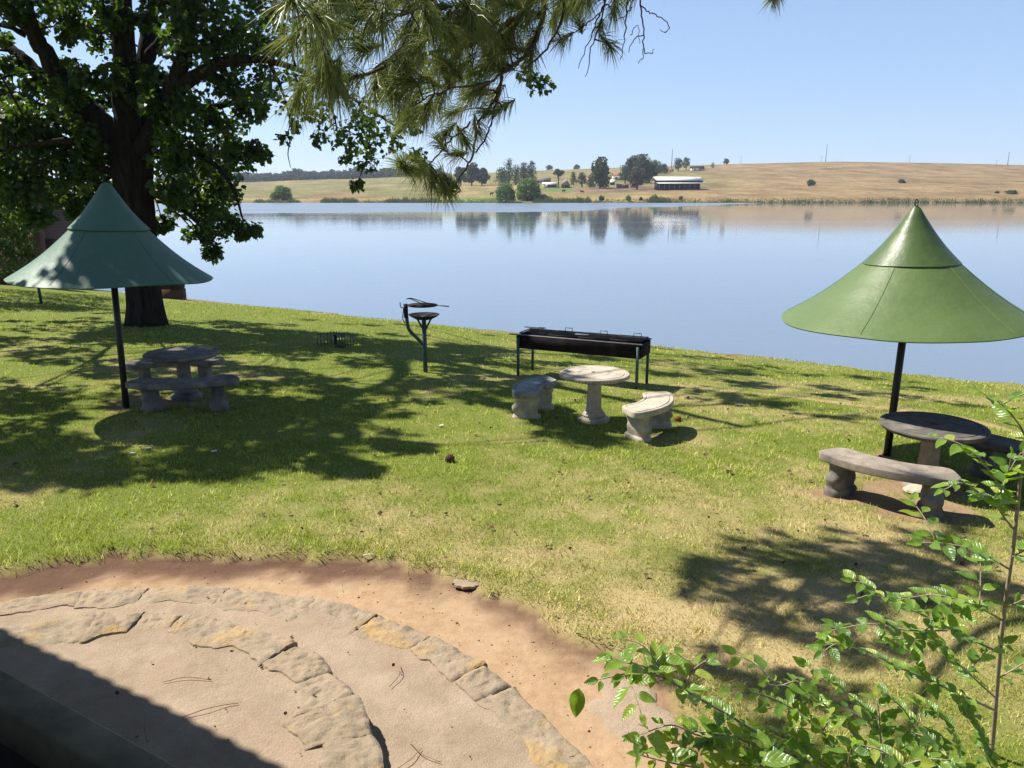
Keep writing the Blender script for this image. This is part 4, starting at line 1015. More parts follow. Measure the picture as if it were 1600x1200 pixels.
# ------------------------------------------------------------------ pole grill
def pole_grill():
    b = G(665, 582); t = thing('pole_grill', 'single post charcoal grill with a round bowl and swing grid near the shore', 'grill', b)
    def tb(name, pts, r, mat, par=None, n=10): return MB().tube(pts, r, n).build(name, mat, par or t, True)
    tb('post', [(0, 0, -.2), (-.005, 0, 1.08)], .042, M['steelgreen'], n=14)
    arm = tb('arm', smooth_path([(-.01, 0, .52), (-.14, 0, .66), (-.27, 0, .80), (-.31, 0, .90), (-.325, 0, 1.05), (-.335, 0, 1.30)], 4), .034, M['steelgreen'], n=12)
    tb('grid_sleeve', [(-.335, 0, 1.05), (-.338, 0, 1.31)], .042, M['soot'])
    mb = MB(); mb.lathe([(.05, 1.005), (.16, 1.03), (.24, 1.075), (.285, 1.105), (.288, 1.115), (.275, 1.112), (.23, 1.085), (.15, 1.045), (.04, 1.02)], 40, (.0, 0, 0)); mb.build('bowl', M['soot'], t, True, angle=40)
    for s in (-1, 1): tb('brace', [(0, 0, .78), (s*.13, 0, 1.035)], .018, M['steelgreen'])
    gr = MB(); th = np.linspace(0, 2*PI, 40)
    gr.tube(np.stack([-.02+.27*np.cos(th), .27*np.sin(th), np.full(40, 1.285)], 1), .012, 8, cap=False)
    for k in range(-8, 9):
        y = k*.031; xx = math.sqrt(max(0, .27**2-y*y)); gr.tube([(-.02-xx, y, 1.285), (-.02+xx, y, 1.285)], .006, 5)
    gr.tube([(-.32, 0, 1.275), (-.26, 0, 1.28)], .014, 6); g = gr.build('grid', M['soot'], t, True)
    tb('handle', [(.24, 0, 1.285), (.47, 0, 1.26)], .011, M['rimsteel'], g, 7)
    for s in (-1, 1): tb('stay', smooth_path([(-.32, 0, 1.40), (-.22, s*.05, 1.405), (.05, s*.16, 1.30)], 4), .009, M['soot'], g, 6)
    tb('hook', smooth_path([(-.44, 0, 1.34), (-.43, 0, 1.25), (-.38, 0, 1.22), (-.40, 0, 1.05), (-.37, 0, .95)], 4), .009, M['soot'], n=6)
pole_grill()

# ------------------------------------------------------------------ long trough grill
def trough():
    A = np.array([.12, 14.42]); B = np.array([2.24, 13.42]); d = (B-A)/np.linalg.norm(B-A); nrm = np.array([-d[1], d[0]]); L = np.linalg.norm(B-A); W = .62
    c = (A+B)/2 + nrm*W/2; rz = math.atan2(d[1], d[0]); z0 = float(gz(*c))
    t = thing('trough_grill', 'long rusty black trough grill on four legs near the shore', 'grill', (c[0], c[1], z0), rz)
    zt, zb = .80, .55; l2 = L/2+.04; w2 = W/2; slope = -.055/L      # stands level-ish, follows the lawn a touch
    def bar(name, cc, size, mat, par=None): return MB().bbox(cc, size, 0, .004).build(name, mat, par or t)
    tr = MB()
    tr.bbox((0, -w2, (zt+zb)/2), (2*l2, .012, zt-zb)); tr.bbox((0, w2, (zt+zb)/2), (2*l2, .012, zt-zb))
    tr.bbox((-l2+.006, 0, (zt+zb)/2), (.012, 2*w2-.013, zt-zb-.004)); tr.bbox((l2-.006, 0, (zt+zb)/2), (.012, 2*w2-.013, zt-zb-.004)); tr.bbox((0, 0, zb+.008), (2*l2-.03, 2*w2-.02, .012))
    tr.build('trough', M['rust'], t)
    bar('rim', (-.06, -w2-.012, zt+.012), (2*l2+.16, .07, .018), M['rimsteel']); bar('rim', (0, w2+.012, zt+.012), (2*l2+.02, .05, .018), M['soot'])
    for sx in (-1, 1):
        for sy in (-1, 1):
            x, y = sx*(l2-.05), sy*(w2+.03)
            ca, sa = math.cos(rz), math.sin(rz); gzl = float(gz(c[0]+x*ca-y*sa, c[1]+x*sa+y*ca))-z0
            MB().tube([(x, y, gzl-.1), (x, y, zt-.03)], .027, 10).build('leg', M['steelgreen'], t, True)
    xs4 = np.linspace(-l2*.74, l2*.74, 4)
    for i, x in enumerate(xs4):
        g = MB(); hw = l2*.235; zz = zt+.035+.004*i
        g.tube([(x-hw, -w2+.06, zz), (x+hw, -w2+.06, zz), (x+hw, w2-.04, zz), (x-hw, w2-.04, zz), (x-hw, -w2+.06, zz)], .009, 6)
        for k in range(15): q = x-hw+2*hw*(k+.5)/15; g.tube([(q, -w2+.06, zz), (q, w2-.04, zz)], .005, 5)
        gg = g.build('grid', M['soot'], t)
        hx = x + (.0, -.05, .05, .1)[i]; hh = (.05, .08, .07, .07)[i]
        hm_ = MB(); hm_.tube([(hx-.07, w2-.12, zz), (hx-.07, w2-.12, zz+hh), (hx+.07, w2-.12, zz+hh), (hx+.07, w2-.12, zz)], .008, 6); hm_.build('handle', M['rimsteel'], gg)
    MB().bbox((0.02, -.08, zt+.066), (.26, .1, .012), 0, .003).build('scraper_plate', M['rimsteel'], t)
    MB().bbox((-l2+.12, w2-.05, zt+.06), (.42, .05, .012), 0, .003).build('lid_bar', M['soot'], t)
trough()

# ------------------------------------------------------------------ low wire fire rack on the grass
def fire_rack():
    b = G(525, 541); t = thing('wire_rack', 'low green wire rack standing open on the shaded grass', 'rack', b)
    h = .30
    def panel(p0, p1, n, name):
        p0, p1 = np.array(p0), np.array(p1); mb = MB()
        for z in (.05, h-.02): mb.tube([(*p0, z), (*p1, z)], .008, 6)
        for k in range(n):
            q = p0+(p1-p0)*k/(n-1); mb.tube([(*q, -.03), (*q, h+.02)], .009, 6)
        mb.build(name, M['steelgreen'], t)
    panel((-.40, -.05), (-.08, .22), 6, 'panel'); panel((-.08, .22), (.42, -.10), 8, 'panel'); panel((-.02, -.02), (.22, -.14), 5, 'panel')
    MB().bbox((-.03, .08, h*.48), (.03, .12, h*.8), .6, .004).build('end_plate', M['soot'], t)
    MB().bbox((.13, -.16, .02), (.24, .12, .03), -.45, .004).build('foot_plate', M['soot'], t)
fire_rack()

# thin green post at left under the teal parasol, hose line
pb = G(65, 474)
tp = thing('garden_post', 'thin green metal post on the shaded lawn seen below the teal parasol', 'post', pb)
MB().tube([(0, 0, -.2), (-.06, 0, 1.5)], .045, 10).build('post', M['steelgreen'], tp, True); MB().lathe([(.06, 1.49), (.06, 1.53), (.02, 1.55)], 12, (-.06, 0, 0)).build('post_cap', M['soot'], tp, True)

# ------------------------------------------------------------------ brick boathouse remains and low wall by the shore
YB = 33.0
q0 = at(66, 437, YB); zb = float(gz(q0[0], q0[1])); m_ = pxm(YB)
bh = thing('boathouse', 'dark brick boathouse with a red brick pillar at the shore left of the big tree', 'boathouse', (q0[0], YB, zb), .0)
def X(u): return (u-66)*m_*1.0
def Z(v): return at(66, v, YB)[2]-zb
MB().box((X(71), -.2, (Z(336)-.5)/2), (X(78)-X(64), .5, Z(336)+.5)).build('pillar', M['brick'], bh)
MB().box((X(65), -.15, (Z(305)+Z(336))/2), (.16, .16, Z(305)-Z(336))).build('post', M['whitewood'], bh)
MB().box((X(20), 1.2, (Z(380)-.5)/2), (X(64)-X(-24)+.2, .4, Z(380)+.5)).build('wall', M['brick'], bh)
MB().box((X(20), 1.0, Z(380)+.08), (X(66)-X(-26), .7, .16)).build('wall_coping', M['darkwood'], bh)
gable(MB(), X(30)-X(-160), 4.5, Z(318), Z(285), .3).build('roof', M['darkwood'], bh).location = (X(-85), 4, 0)
MB().box((X(-60), 4, Z(318)/2), (X(10)-X(-130), 4, Z(318))).build('back_room', M['brick'], bh)
YW = 31.5
q1 = at(262, 460, YW); zw = float(gz(q1[0], q1[1]))
bw = thing('brick_wall', 'low brick wall with dark capping behind the big trunk at the shore', 'wall', (q1[0], YW, zw), 0)
hW = at(262, 438, YW)[2]-zw; hM = at(262, 451, YW)[2]-zw; wW = (278-212)*pxm(YW)
MB().box((-.2, 0, (hM-.6)/2), (wW, .45, hM+.6)).build('base', M['brick'], bw); MB().bbox((-.2, 0, (hM+hW)/2+.002), (wW-.08, .62, hW-hM), 0, .03).build('capping', M['darkwood'], bw)

LIT = [(-200, 785), (250, 790), (600, 760), (700, 710), (620, 655), (720, 625), (775, 640), (795, 695), (930, 715), (962, 690), (905, 650), (885, 605), (1000, 590), (1090, 612), (1240, 645), (1420, 655), (1420, 600), (1700, 600), (1700, 760), (1300, 775), (1100, 800), (1080, 1000), (1150, 1400), (-200, 1400)]
def in_poly(x, y, poly):
    c = False; j = len(poly)-1
    for i in range(len(poly)):
        if (poly[i][1] > y) != (poly[j][1] > y) and x < (poly[j][0]-poly[i][0])*(y-poly[i][1])/(poly[j][1]-poly[i][1])+poly[i][0]: c = not c
        j = i
    return c
def shades_lit(c, R_):
    g2 = np.array(c) - sunv*((c[2]-3.5)/sunv[2])
    if math.hypot(g2[0]+6.45, g2[1]-10.85) < .78+R_*.7 and rng.random() < .93: return True
    k = 0
    for ox, oy in ((0, 0), (.8, 0), (-.8, 0), (0, .8), (0, -.8)):
        q = np.array(c)+np.array([ox*R_, oy*R_, 0]); h = (q[2]-1.2)/sunv[2]; g = q - sunv*h
        if g[1] < .6: continue
        u, v = proj(g); k += in_poly(float(u[0]), float(v[0]), LIT)
    return k >= 2
# ------------------------------------------------------------------ big broadleaf tree
def limb(mb, pts, k=5, n=10, rough=.12, seed=0):
    q = np.array([[*at(u, v, Y), r] for u, v, Y, r in pts]); q = smooth_path(q, k)
    q[:, :3] += (rng.random((len(q), 3))-.5)*q[:, 3:4]*.35
    mb.tube(q[:, :3], np.maximum(q[:, 3], .008), n, rough=rough, seed=seed); return q
def big_tree():
    b = G(228, 508); t = thing('shade_tree', 'huge broadleaf tree with a dark forked trunk left of the lake view', 'tree', b)
    tr = MB(); z0 = b[2]
    cx = -9.55
    prof = [(-9.6, -.3, .54), (-9.6, .1, .47), (-9.59, .45, .43), (-9.57, .9, .415), (-9.55, 1.8, .41), (-9.53, 2.6, .43), (-9.52, 3.4, .44), (-9.5, 4.2, .50), (-9.5, 4.8, .40)]
    pts = smooth_path([(x, 20.1, z0+z, r) for x, z, r in prof], 5)
    n = 40; a = np.linspace(0, 2*PI, n, endpoint=False); rings = []
    for i, (x, y, z, r) in enumerate(pts):
        fl = max(0, 1-(z-z0)/.9)
        rr = r*(1+.10*(vnoise(np.cos(a)*5+3, np.sin(a)*5+z*.5, 2)-.5)+.05*np.sin(a*17+3*vnoise(a*2, z, 4)) +   .12*fl*np.maximum(0, np.sin(a*5+1)))
        rings.append(np.stack([x+rr*np.cos(a), y+rr*np.sin(a), np.full(n, z)], 1))
    tr.loft(rings)
    tr.build('trunk', M['bark'], t, True, origin=b)
    L = [
     [(205, 250, 20.1, .40), (196, 180, 20.0, .31), (192, 90, 20, .27), (191, 10, 20, .24), (190, -120, 20, .20), (198, -380, 20, .08)],
     [(215, 250, 20.2, .30), (221, 180, 20.5, .24), (224, 100, 20.8, .19), (230, 50, 20.9, .16), (240, 0, 21, .14), (268, -160, 21.4, .08)],
     [(226, 240, 20.0, .30), (247, 190, 19.7, .24), (272, 130, 19.4, .20), (292, 80, 19.2, .16), (302, 0, 19.0, .13), (325, -150, 18.8, .06)],
     [(229, 95, 20.8, .15), (252, 65, 20.6, .12), (275, 42, 20.4, .11), (310, 5, 20.2, .08), (350, -60, 20, .05)],
     [(240, 75, 20.8, .12), (245, 40, 21, .09), (270, 10, 21.2, .06), (290, -30, 21.2, .04)],
     [(258, 165, 19.6, .20), (292, 128, 19.3, .17), (330, 104, 19.1, .13), (385, 92, 18.9, .10), (440, 100, 18.7, .07), (500, 125, 18.5, .05), (560, 160, 18.3, .035), (630, 205, 18.1, .02)],
     [(240, 200, 20.1, .14), (290, 172, 20.4, .11), (345, 165, 20.6, .08), (400, 150, 20.6, .06), (440, 150, 20.6, .03)],
     [(190, 240, 20.1, .34), (160, 195, 20.0, .29), (125, 160, 19.9, .27), (92, 115, 19.7, .24), (66, 75, 19.6, .20), (45, 45, 19.5, .15), (10, 15, 19.4, .12), (-60, -40, 19.2, .07)],
     [(68, 80, 19.6, .15), (50, 30, 19.3, .10), (42, -10, 19.2, .08), (35, -80, 19, .04)],
     [(118, 165, 19.9, .20), (75, 128, 20.4, .16), (45, 100, 20.6, .14), (15, 75, 20.8, .12), (-30, 55, 21, .08)],
     [(40, 55, 19.5, .08), (15, 42, 19.4, .06), (-20, 35, 19.3, .04)],
     [(188, 240, 19.9, .16), (165, 228, 19.4, .11), (110, 221, 18.9, .08), (60, 224, 18.6, .06), (0, 236, 18.4, .03)],
     [(185, 272, 20, .12), (150, 262, 19.6, .08), (110, 262, 19.3, .06), (60, 250, 19, .03)],
     [(110, 262, 19.3, .05), (128, 278, 19.2, .03), (145, 282, 19.2, .02)],
     [(232, 245, 20, .14), (275, 235, 19.6, .10), (325, 250, 19.2, .07), (362, 290, 19.0, .045), (380, 345, 18.9, .02)],
     [(235, 300, 20, .09), (275, 320, 19.7, .06), (310, 350, 19.5, .04), (335, 385, 19.4, .02)],
     [(280, 335, 19.6, .02), (295, 352, 19.5, .015), (308, 365, 19.5, .01)],
     [(430, 210, 18.6, .02), (452, 215, 18.6, .015), (450, 240, 18.6, .012), (454, 262, 18.6, .006)],
     [(560, 160, 18.3, .03), (577, 205, 18.4, .02), (572, 250, 18.5, .014), (557, 288, 18.5, .006)],
     [(560, 160, 18.3, .035), (650, 150, 18.1, .026), (760, 112, 18.0, .018), (815, 112, 18, .012), (850, 128, 18, .006)],
     [(500, 125, 18.5, .04), (520, 175, 18.5, .025), (530, 215, 18.5, .015), (545, 238, 18.5, .008)],
     [(420, 95, 18.8, .06), (440, 140, 18.7, .03), (452, 185, 18.6, .015), (450, 212, 18.6, .012)],
     # limbs above the picture
     [(190, -120, 20, .2), (300, -260, 17, .14), (420, -420, 14.5, .07)],
     [(190, -100, 20, .2), (60, -300, 18, .14), (-200, -500, 15.5, .07)],
     [(268, -160, 21.4, .1), (300, -260, 22, .07), (320, -340, 22.5, .04)],
     [(198, -200, 20, .15), (150, -420, 23, .1), (100, -600, 26, .05)],
    ]
    lm = MB(); paths = []
    for i, p in enumerate(L): paths.append(limb(lm, p, 5, 10 if p[0][3] > .1 else 6, .14, i))
    # leaf clusters: (u, v, radius px)
    Cl = [(285, 60, 44), (330, 25, 45), (372, 62, 44), (405, 20, 40), (345, 112, 42), (305, 165, 42), (385, 128, 38), (352, 182, 38), (392, 165, 26), (290, 212, 42), (340, 222, 40), (300, 268, 48), (350, 286, 36), (376, 245, 24), (402, 235, 20), (332, 330, 36), (292, 325, 36), (355, 358, 30), (332, 392, 16), (390, 358, 17), (312, 368, 22), (268, 300, 32), (268, 255, 32), (265, 205, 30), (255, 350, 16),
          (30, 300, 36), (85, 305, 26), (55, 330, 24), (10, 325, 34), (110, 270, 30), (20, 230, 40), (60, 210, 36), (120, 160, 26), (95, 150, 30), (50, 120, 22), (15, 180, 36), (20, 140, 48), (70, 165, 40), (25, 195, 50), (90, 200, 44), (140, 190, 34), (40, 240, 45), (100, 245, 38), (150, 240, 32), (125, 290, 34), (152, 308, 28), (132, 342, 16), (165, 283, 22), (118, 325, 18), (10, 265, 40), (60, 285, 30),
          (25, 8, 26), (80, 5, 34), (132, 18, 38), (162, 62, 32), (112, 50, 22), (152, 112, 34), (105, 118, 28), (218, 32, 20), (255, 5, 26), (212, 105, 22), (250, 125, 24), (170, 150, 26), (210, 150, 26), (130, 215, 26), (180, 20, 26), (20, 100, 18), (245, 165, 24), (60, 40, 14), (5, 60, 12),
          (460, 165, 22), (490, 170, 22), (520, 195, 26), (556, 172, 28), (560, 212, 26), (600, 182, 26), (590, 226, 22), (622, 212, 20), (652, 240, 12), (540, 232, 20), (575, 252, 15), (556, 287, 9), (562, 292, 7), (455, 196, 12), (445, 215, 9), (500, 215, 12), (440, 130, 24), (470, 110, 24), (640, 190, 18), (835, 128, 13), (852, 130, 11), (818, 115, 10), (420, 60, 30), (450, 30, 30)]
    P3, S = [], []
    for u, v, r in Cl:
        R_ = r/53.8*20.1/20.0
        Y = 20 + rng.uniform(-1.3, 1.3) - (1.6 if u > 430 else 0)
        if u > 800: Y = 18
        c = at(u, v, Y); k = int((150 + 330*R_*R_*1.15)*(1.15 if u < 430 else .42))
        if r < 16: k = int(14+r*3.2)
        d = rng.normal(size=(k, 3)); d /= np.linalg.norm(d, axis=1)[:, None]; d *= (rng.random(k)**.5)[:, None]
        # sub-clumps for uneven outline
        kc = 9; sc_ = rng.normal(size=(kc, 3)); sc_ /= np.linalg.norm(sc_, axis=1)[:, None]; sc_ *= R_*.62; ci = rng.integers(0, kc, k)
        P3.append(c + sc_[ci]*np.array([1, 1, .8])*(1 if u < 430 else 1.25) + d*R_*.46); S.append(rng.uniform(.09, .175, k)*(1 if u < 430 else .82))
        # twig towards it
        j = np.argmin([np.min(np.linalg.norm(q[:, :3]-c, axis=1)) for q in paths]); q = paths[j]; a_ = q[np.argmin(np.linalg.norm(q[:, :3]-c, axis=1)), :3]
        if np.linalg.norm(a_-c) < (2.6 if u < 430 else .7):
            mid = (a_+c)/2+np.array([0, 0, .12*np.linalg.norm(a_-c)]); lm.tube(smooth_path([a_, mid, c], 4), np.linspace(.03, .01, 9), 5)
        for q_ in sc_[:6]: lm.tube([c, c+q_*.6, c+q_*1.1], [.012, .009, .005], 4)
    # crown above and beside the picture (casts the dappled shade)
    cnt = 0; tries = 0
    while cnt < 85 and tries < 6000:
        tries += 1
        d = rng.normal(size=3); d /= np.linalg.norm(d); d *= rng.uniform(.45, 1.)**.5
        c = np.array([-9.2, 19.3, 10.8]) + d*np.array([9.2, 9.2, 7.2])
        if c[2] < 5.2: continue
        R_ = rng.uniform(.4, .8)
        uu, vv = proj(c); pr = R_*1.25*f/(c[1]*cp)
        if -pr < uu[0] < 1600+pr and vv[0] > -pr: continue
        if shades_lit(c, R_): continue
        cnt += 1; k = int(115*R_*R_); kc = 8
        sc_ = rng.normal(size=(kc, 3)); sc_ /= np.linalg.norm(sc_, axis=1)[:, None]; sc_ *= R_*.7; ci = rng.integers(0, kc, k)
        dd = rng.normal(size=(k, 3)); dd /= np.linalg.norm(dd, axis=1)[:, None]; dd *= (rng.random(k)**.5)[:, None]
        P3.append(c + sc_[ci] + dd*R_*.45); S.append(rng.uniform(.17, .27, k))
        j = np.argmin([np.min(np.linalg.norm(q[:, :3]-c, axis=1)) for q in paths]); q = paths[j]; a_ = q[np.argmin(np.linalg.norm(q[:, :3]-c, axis=1)), :3]
        if not shades_lit((a_+c)/2, .2) and not shades_lit((a_+2*c)/3, .2): lm.tube(smooth_path([a_, (a_+c)/2+np.array([0, 0, .3]), c], 3), np.linspace(.04, .012, 7), 5)
    # leafy boughs above the picture whose shade falls on the near lawn
    SH = [(0, 480), (300, 480), (560, 505), (800, 545), (1000, 580), (1400, 605), (1380, 640), (1100, 605), (880, 590), (790, 640), (690, 620), (600, 680), (570, 750), (250, 775), (0, 765)]
    cnt = 0; tries = 0
    while cnt < 250 and tries < 6000:
        tries += 1
        FT = ((830, 600), (812, 615), (845, 592), (870, 655), (900, 675), (930, 690), (850, 640), (820, 640), (660, 560), (720, 580), (760, 600), (600, 540), (700, 540), (930, 560), (1050, 585), (1180, 600), (1300, 605), (640, 700), (560, 735), (450, 745), (350, 755), (150, 740), (60, 720))
        ft = tries % 5 == 3
        u, v = FT[(tries//5) % len(FT)] if ft else ((rng.uniform(480, 1000), rng.uniform(0, 1400), rng.uniform(0, 600), rng.uniform(0, 600))[tries % 4], rng.uniform(480, 775))
        if not ft and not in_poly(u, v, SH): continue
        g = G(u, v); hh = rng.uniform(6, 13); c = g + sunv*(hh/sunv[2])
        if math.hypot(c[0]+9.2, c[1]-19) > 11.5: continue
        R_ = rng.uniform(.2, .5); uu, vv = proj(c); pr = R_*1.3*f/(c[1]*cp)
        if -pr < uu[0] < 1600+pr and vv[0] > -pr: continue
        if shades_lit(c, R_): continue
        cnt += 1; k = int(34+92*R_*R_); kc = 9
        sc_ = rng.normal(size=(kc, 3)); sc_ /= np.linalg.norm(sc_, axis=1)[:, None]; sc_ *= R_*.8; ci = rng.integers(0, kc, k)
        dd = rng.normal(size=(k, 3)); dd /= np.linalg.norm(dd, axis=1)[:, None]; dd *= (rng.random(k)**.5)[:, None]
        P3.append(c + sc_[ci] + dd*R_*.45); S.append(rng.uniform(.15, .24, k))
        j = np.argmin([np.min(np.linalg.norm(q[:, :3]-c, axis=1)) for q in paths]); q = paths[j]; a_ = q[np.argmin(np.linalg.norm(q[:, :3]-c, axis=1)), :3]
        if not shades_lit((a_+c)/2, .2) and not shades_lit((a_+2*c)/3, .2): lm.tube(smooth_path([a_, (a_+c)/2+np.array([0, 0, .3]), c], 3), np.linspace(.03, .010, 7), 5)
    print('SHADE CLUSTERS', cnt, tries)
    lm.build('limbs', M['bark'], t, True, origin=b)
    P3 = np.concatenate(P3); S = np.concatenate(S)
    V, F = scatter(LEAF_V, LEAF_F, P3, rand_rot(len(P3), .75), S)
    mesh_obj('crown', V, [F], M['leaf_big'], t, origin=b)
big_tree()

# ------------------------------------------------------------------ willow at the far left
def willow():
    Y0 = 27.0; b = np.array([-22.5, Y0, 0.]); b[2] = float(gz(b[0], b[1]))
    t = thing('weeping_willow', 'bright leafy willow with hanging strands at the far left shore', 'tree', b)
    tr = MB(); tr.tube(smooth_path([(b[0], b[1], b[2]-.3), (b[0]+.2, b[1], b[2]+2), (b[0]+.6, b[1]-.3, b[2]+4.2), (b[0]+1, b[1]-.5, b[2]+6.5)], 4), np.linspace(.5, .2, 13), 14, rough=.12)
    for a in range(9):
        th = a*.75; tr.tube(smooth_path([(b[0]+.5, b[1]-.3, b[2]+3.6+a*.3), (b[0]+.5+2*math.cos(th), b[1]-.3+2*math.sin(th), b[2]+5.6+a*.3), (b[0]+.5+4.5*math.cos(th), b[1]-.3+4.2*math.sin(th), b[2]+5.3+a*.25)], 4), np.linspace(.16, .03, 9), 7)
    tr.build('trunk', M['bark'], t, True, origin=b)
    P3, Rm, S = [], [], []
    lf = [(0, 0, 0), (-.11, .45, .02), (0, 1, 0), (.11, .45, .02)]; lF = [(0, 1, 2, 3)]
    for k in range(240):
        th = rng.uniform(0, 2*PI); r = 5.2*math.sqrt(rng.uniform(.08, 1)); x, y = b[0]+.6+r*math.cos(th), b[1]-.3+r*math.sin(th)
        top = b[2] + 8.2 - .16*r*r*.7 + rng.normal(0, .4); ln = rng.uniform(1.2, 4.6)
        u_, v_ = proj(np.array([x, y, top-ln]))
        if u_[0] > 52: ln *= .42
        if u_[0] > 108: continue
        m = int(ln*15); q = np.linspace(0, 1, m); sw = rng.normal(0, .25, 2)
        P3.append(np.stack([x+sw[0]*q+rng.normal(0, .09, m), y+sw[1]*q+rng.normal(0, .09, m), top-ln*q], 1)); S.append(rng.uniform(.18, .36, m))
    for u, v, rp, Y in ((20, 350, 24, 24.5), (8, 330, 18, 24), (30, 370, 20, 24.5), (40, 345, 14, 24.5), (15, 300, 20, 24.5), (5, 385, 18, 24.5), (-10, 360, 25, 24), (20, 400, 22, 24.5), (45, 300, 22, 25), (35, 320, 20, 25), (-5, 300, 25, 24), (15, 420, 14, 25), (50, 280, 20, 25), (42, 390, 12, 25)):
        c = at(u, v, Y); k = 190; P3.append(c+rng.normal(0, rp/1210*Y*.5, (k, 3))); S.append(rng.uniform(.12, .24, k))
    P3 = np.concatenate(P3); S = np.concatenate(S); n = len(P3)
    R_ = rand_rot(n, .5)
    flip = np.array([[1, 0, 0], [0, 0, 1], [0, -1, 0]])
    V, F = scatter([(x*1.6, y, z) for x, y, z in lf], lF, P3, R_ @ flip, S)
    mesh_obj('crown', V, [F], M['leaf_willow'], t, origin=b)
willow()

# ------------------------------------------------------------------ pine with the branch hanging into the picture
def pine():
    b = np.array([8.6, 4.6, 0.]); b[2] = float(gz(b[0], b[1]))
    t = thing('pine_tree', 'long needled pine whose branch hangs over the lawn at the top', 'tree', b)
    tr = MB(); tr.tube(smooth_path([(b[0], b[1], b[2]-.3), (b[0]+.05, b[1], b[2]+3), (b[0]-.1, b[1]+.1, b[2]+7), (b[0], b[1], b[2]+12)], 5), np.linspace(.34, .16, 16), 18, rough=.15)
    tr.build('trunk', M['bark'], t, True, origin=b)
    br = MB(); paths = []
    def PY(u): return float(np.interp(u, [380, 480, 600, 720, 850, 1000], [4.5, 5.1, 6.3, 7.4, 7.9, 7.4]))
    def bp(pts, k=6, n=7):
        q = smooth_path(np.array([[*at(u, v, (Y+PY(u)-7.4 if u < 1000 and i_ else Y)), r*(.8 if u < 560 else 1)] for i_, (u, v, Y, r) in enumerate(pts)]), k); q[:, :3] += (rng.random((len(q), 3))-.5)*.02
        br.tube(q[:, :3], np.maximum(q[:, 3], .0025), n, rough=.1); paths.append(q); return q
    main = smooth_path([(8.6, 4.65, 8.2, .11), (6.8, 5.4, 8.6, .095), (4.6, 6.3, 8.3, .08), (2.6, 6.9, 7.9, .07), (1.2, 7.2, 7.6, .06), (.2, 7.4, 7.3, .05)], 5); br.tube(main[:, :3], main[:, 3], 9, rough=.12); paths.append(main)
    e = (.2, 7.4, 7.3)
    m2 = smooth_path([(*e, .05), (-.5, 7.1, 7.1, .042), (-1.1, 6.2, 6.75, .034), (-1.5, 5.2, 6.45, .02)], 5); br.tube(m2[:, :3], m2[:, 3], 8); paths.append(m2)
    ue, ve = proj(np.array([e])); ue, ve = float(ue[0]), float(ve[0])
    B = [
     [(ue, ve, 7.4, .034), (835, -20, 7.4, .03), (790, 40, 7.45, .026), (735, 70, 7.5, .023), (680, 82, 7.5, .02), (610, 102, 7.55, .017), (545, 124, 7.6, .012), (498, 138, 7.6, .006)],
     [(ue, ve, 7.4, .03), (850, -20, 7.3, .026), (842, 50, 7.3, .022), (812, 95, 7.3, .019), (787, 110, 7.3, .017), (778, 150, 7.3, .014), (748, 190, 7.3, .012), (737, 245, 7.3, .010), (722, 272, 7.3, .008), (703, 300, 7.3, .005)],
     [(785, 112, 7.3, .013), (775, 160, 7.25, .010), (765, 200, 7.2, .008), (745, 237, 7.25, .008)],
     [(735, 192, 7.35, .009), (702, 220, 7.4, .008), (680, 248, 7.4, .007), (655, 264, 7.45, .005), (625, 262, 7.5, .004)],
     [(690, -60, 7.6, .02), (655, 0, 7.7, .016), (605, 35, 7.8, .013), (555, 60, 7.9, .010), (500, 62, 7.9, .007), (440, 78, 8, .004)],
     [(650, -50, 7.7, .018), (640, 50, 7.8, .013), (590, 105, 7.9, .010), (530, 125, 7.9, .008), (470, 118, 8, .005), (425, 108, 8, .004)],
     [(760, -40, 7.6, .016), (705, 40, 7.7, .012), (665, 110, 7.7, .009), (632, 160, 7.7, .005)],
     [(720, -40, 7.2, .015), (640, 20, 7.1, .011), (560, 10, 7.1, .008), (470, 30, 7.1, .005), (420, 20, 7.1, .004)],
     [(812, 95, 7.3, .012), (760, 130, 7.0, .010), (700, 140, 6.9, .008), (640, 165, 6.9, .005)],
     [(880, -40, 7.1, .016), (880, 20, 7.0, .012), (855, 75, 7.0, .009), (820, 108, 7.0, .006)],
     # thin bare twigs on the right
     [(960, -70, 7.2, .013), (945, 0, 7.2, .009), (935, 25, 7.2, .007), (922, 60, 7.2, .005), (903, 108, 7.2, .003)],
     [(950, -30, 7.2, .009), (940, 30, 7.15, .007), (924, 75, 7.15, .005), (915, 122, 7.15, .003)],
     [(935, 22, 7.2, .006), (905, 45, 7.2, .005), (880, 64, 7.2, .003)],
     [(1010, -60, 7.1, .011), (1000, 0, 7.1, .008), (1005, 45, 7.1, .006), (1006, 80, 7.1, .005), (1018, 84, 7.1, .003), (1021, 76, 7.1, .0025)],
     [(1002, 10, 7.1, .006), (1020, 22, 7.1, .005), (1040, 32, 7.1, .004), (1045, 42, 7.1, .004), (1040, 50, 7.1, .003), (1030, 46, 7.1, .0025)],
     [(985, -40, 7.2, .009), (978, 35, 7.2, .006), (975, 70, 7.2, .004), (968, 95, 7.2, .003)],
     [(1005, 55, 7.1, .005), (990, 62, 7.1, .004), (983, 80, 7.1, .003)],
     [(1006, 75, 7.1, .004), (1003, 92, 7.1, .003), (998, 98, 7.1, .0025)],
     [(990, 10, 7.2, .005), (975, 25, 7.2, .004), (960, 35, 7.2, .003)],
     [(985, 55, 7.2, .004), (996, 40, 7.2, .003), (1000, 68, 7.2, .0025)],
     [(1560, -560, 6.5, .014), (1330, -220, 6.8, .011), (1215, -40, 7.0, .008), (1212, -15, 7.0, .005), (1210, 3, 7.0, .003)],
    ]
    for p in B: bp(p)
    # tufts
    T = []
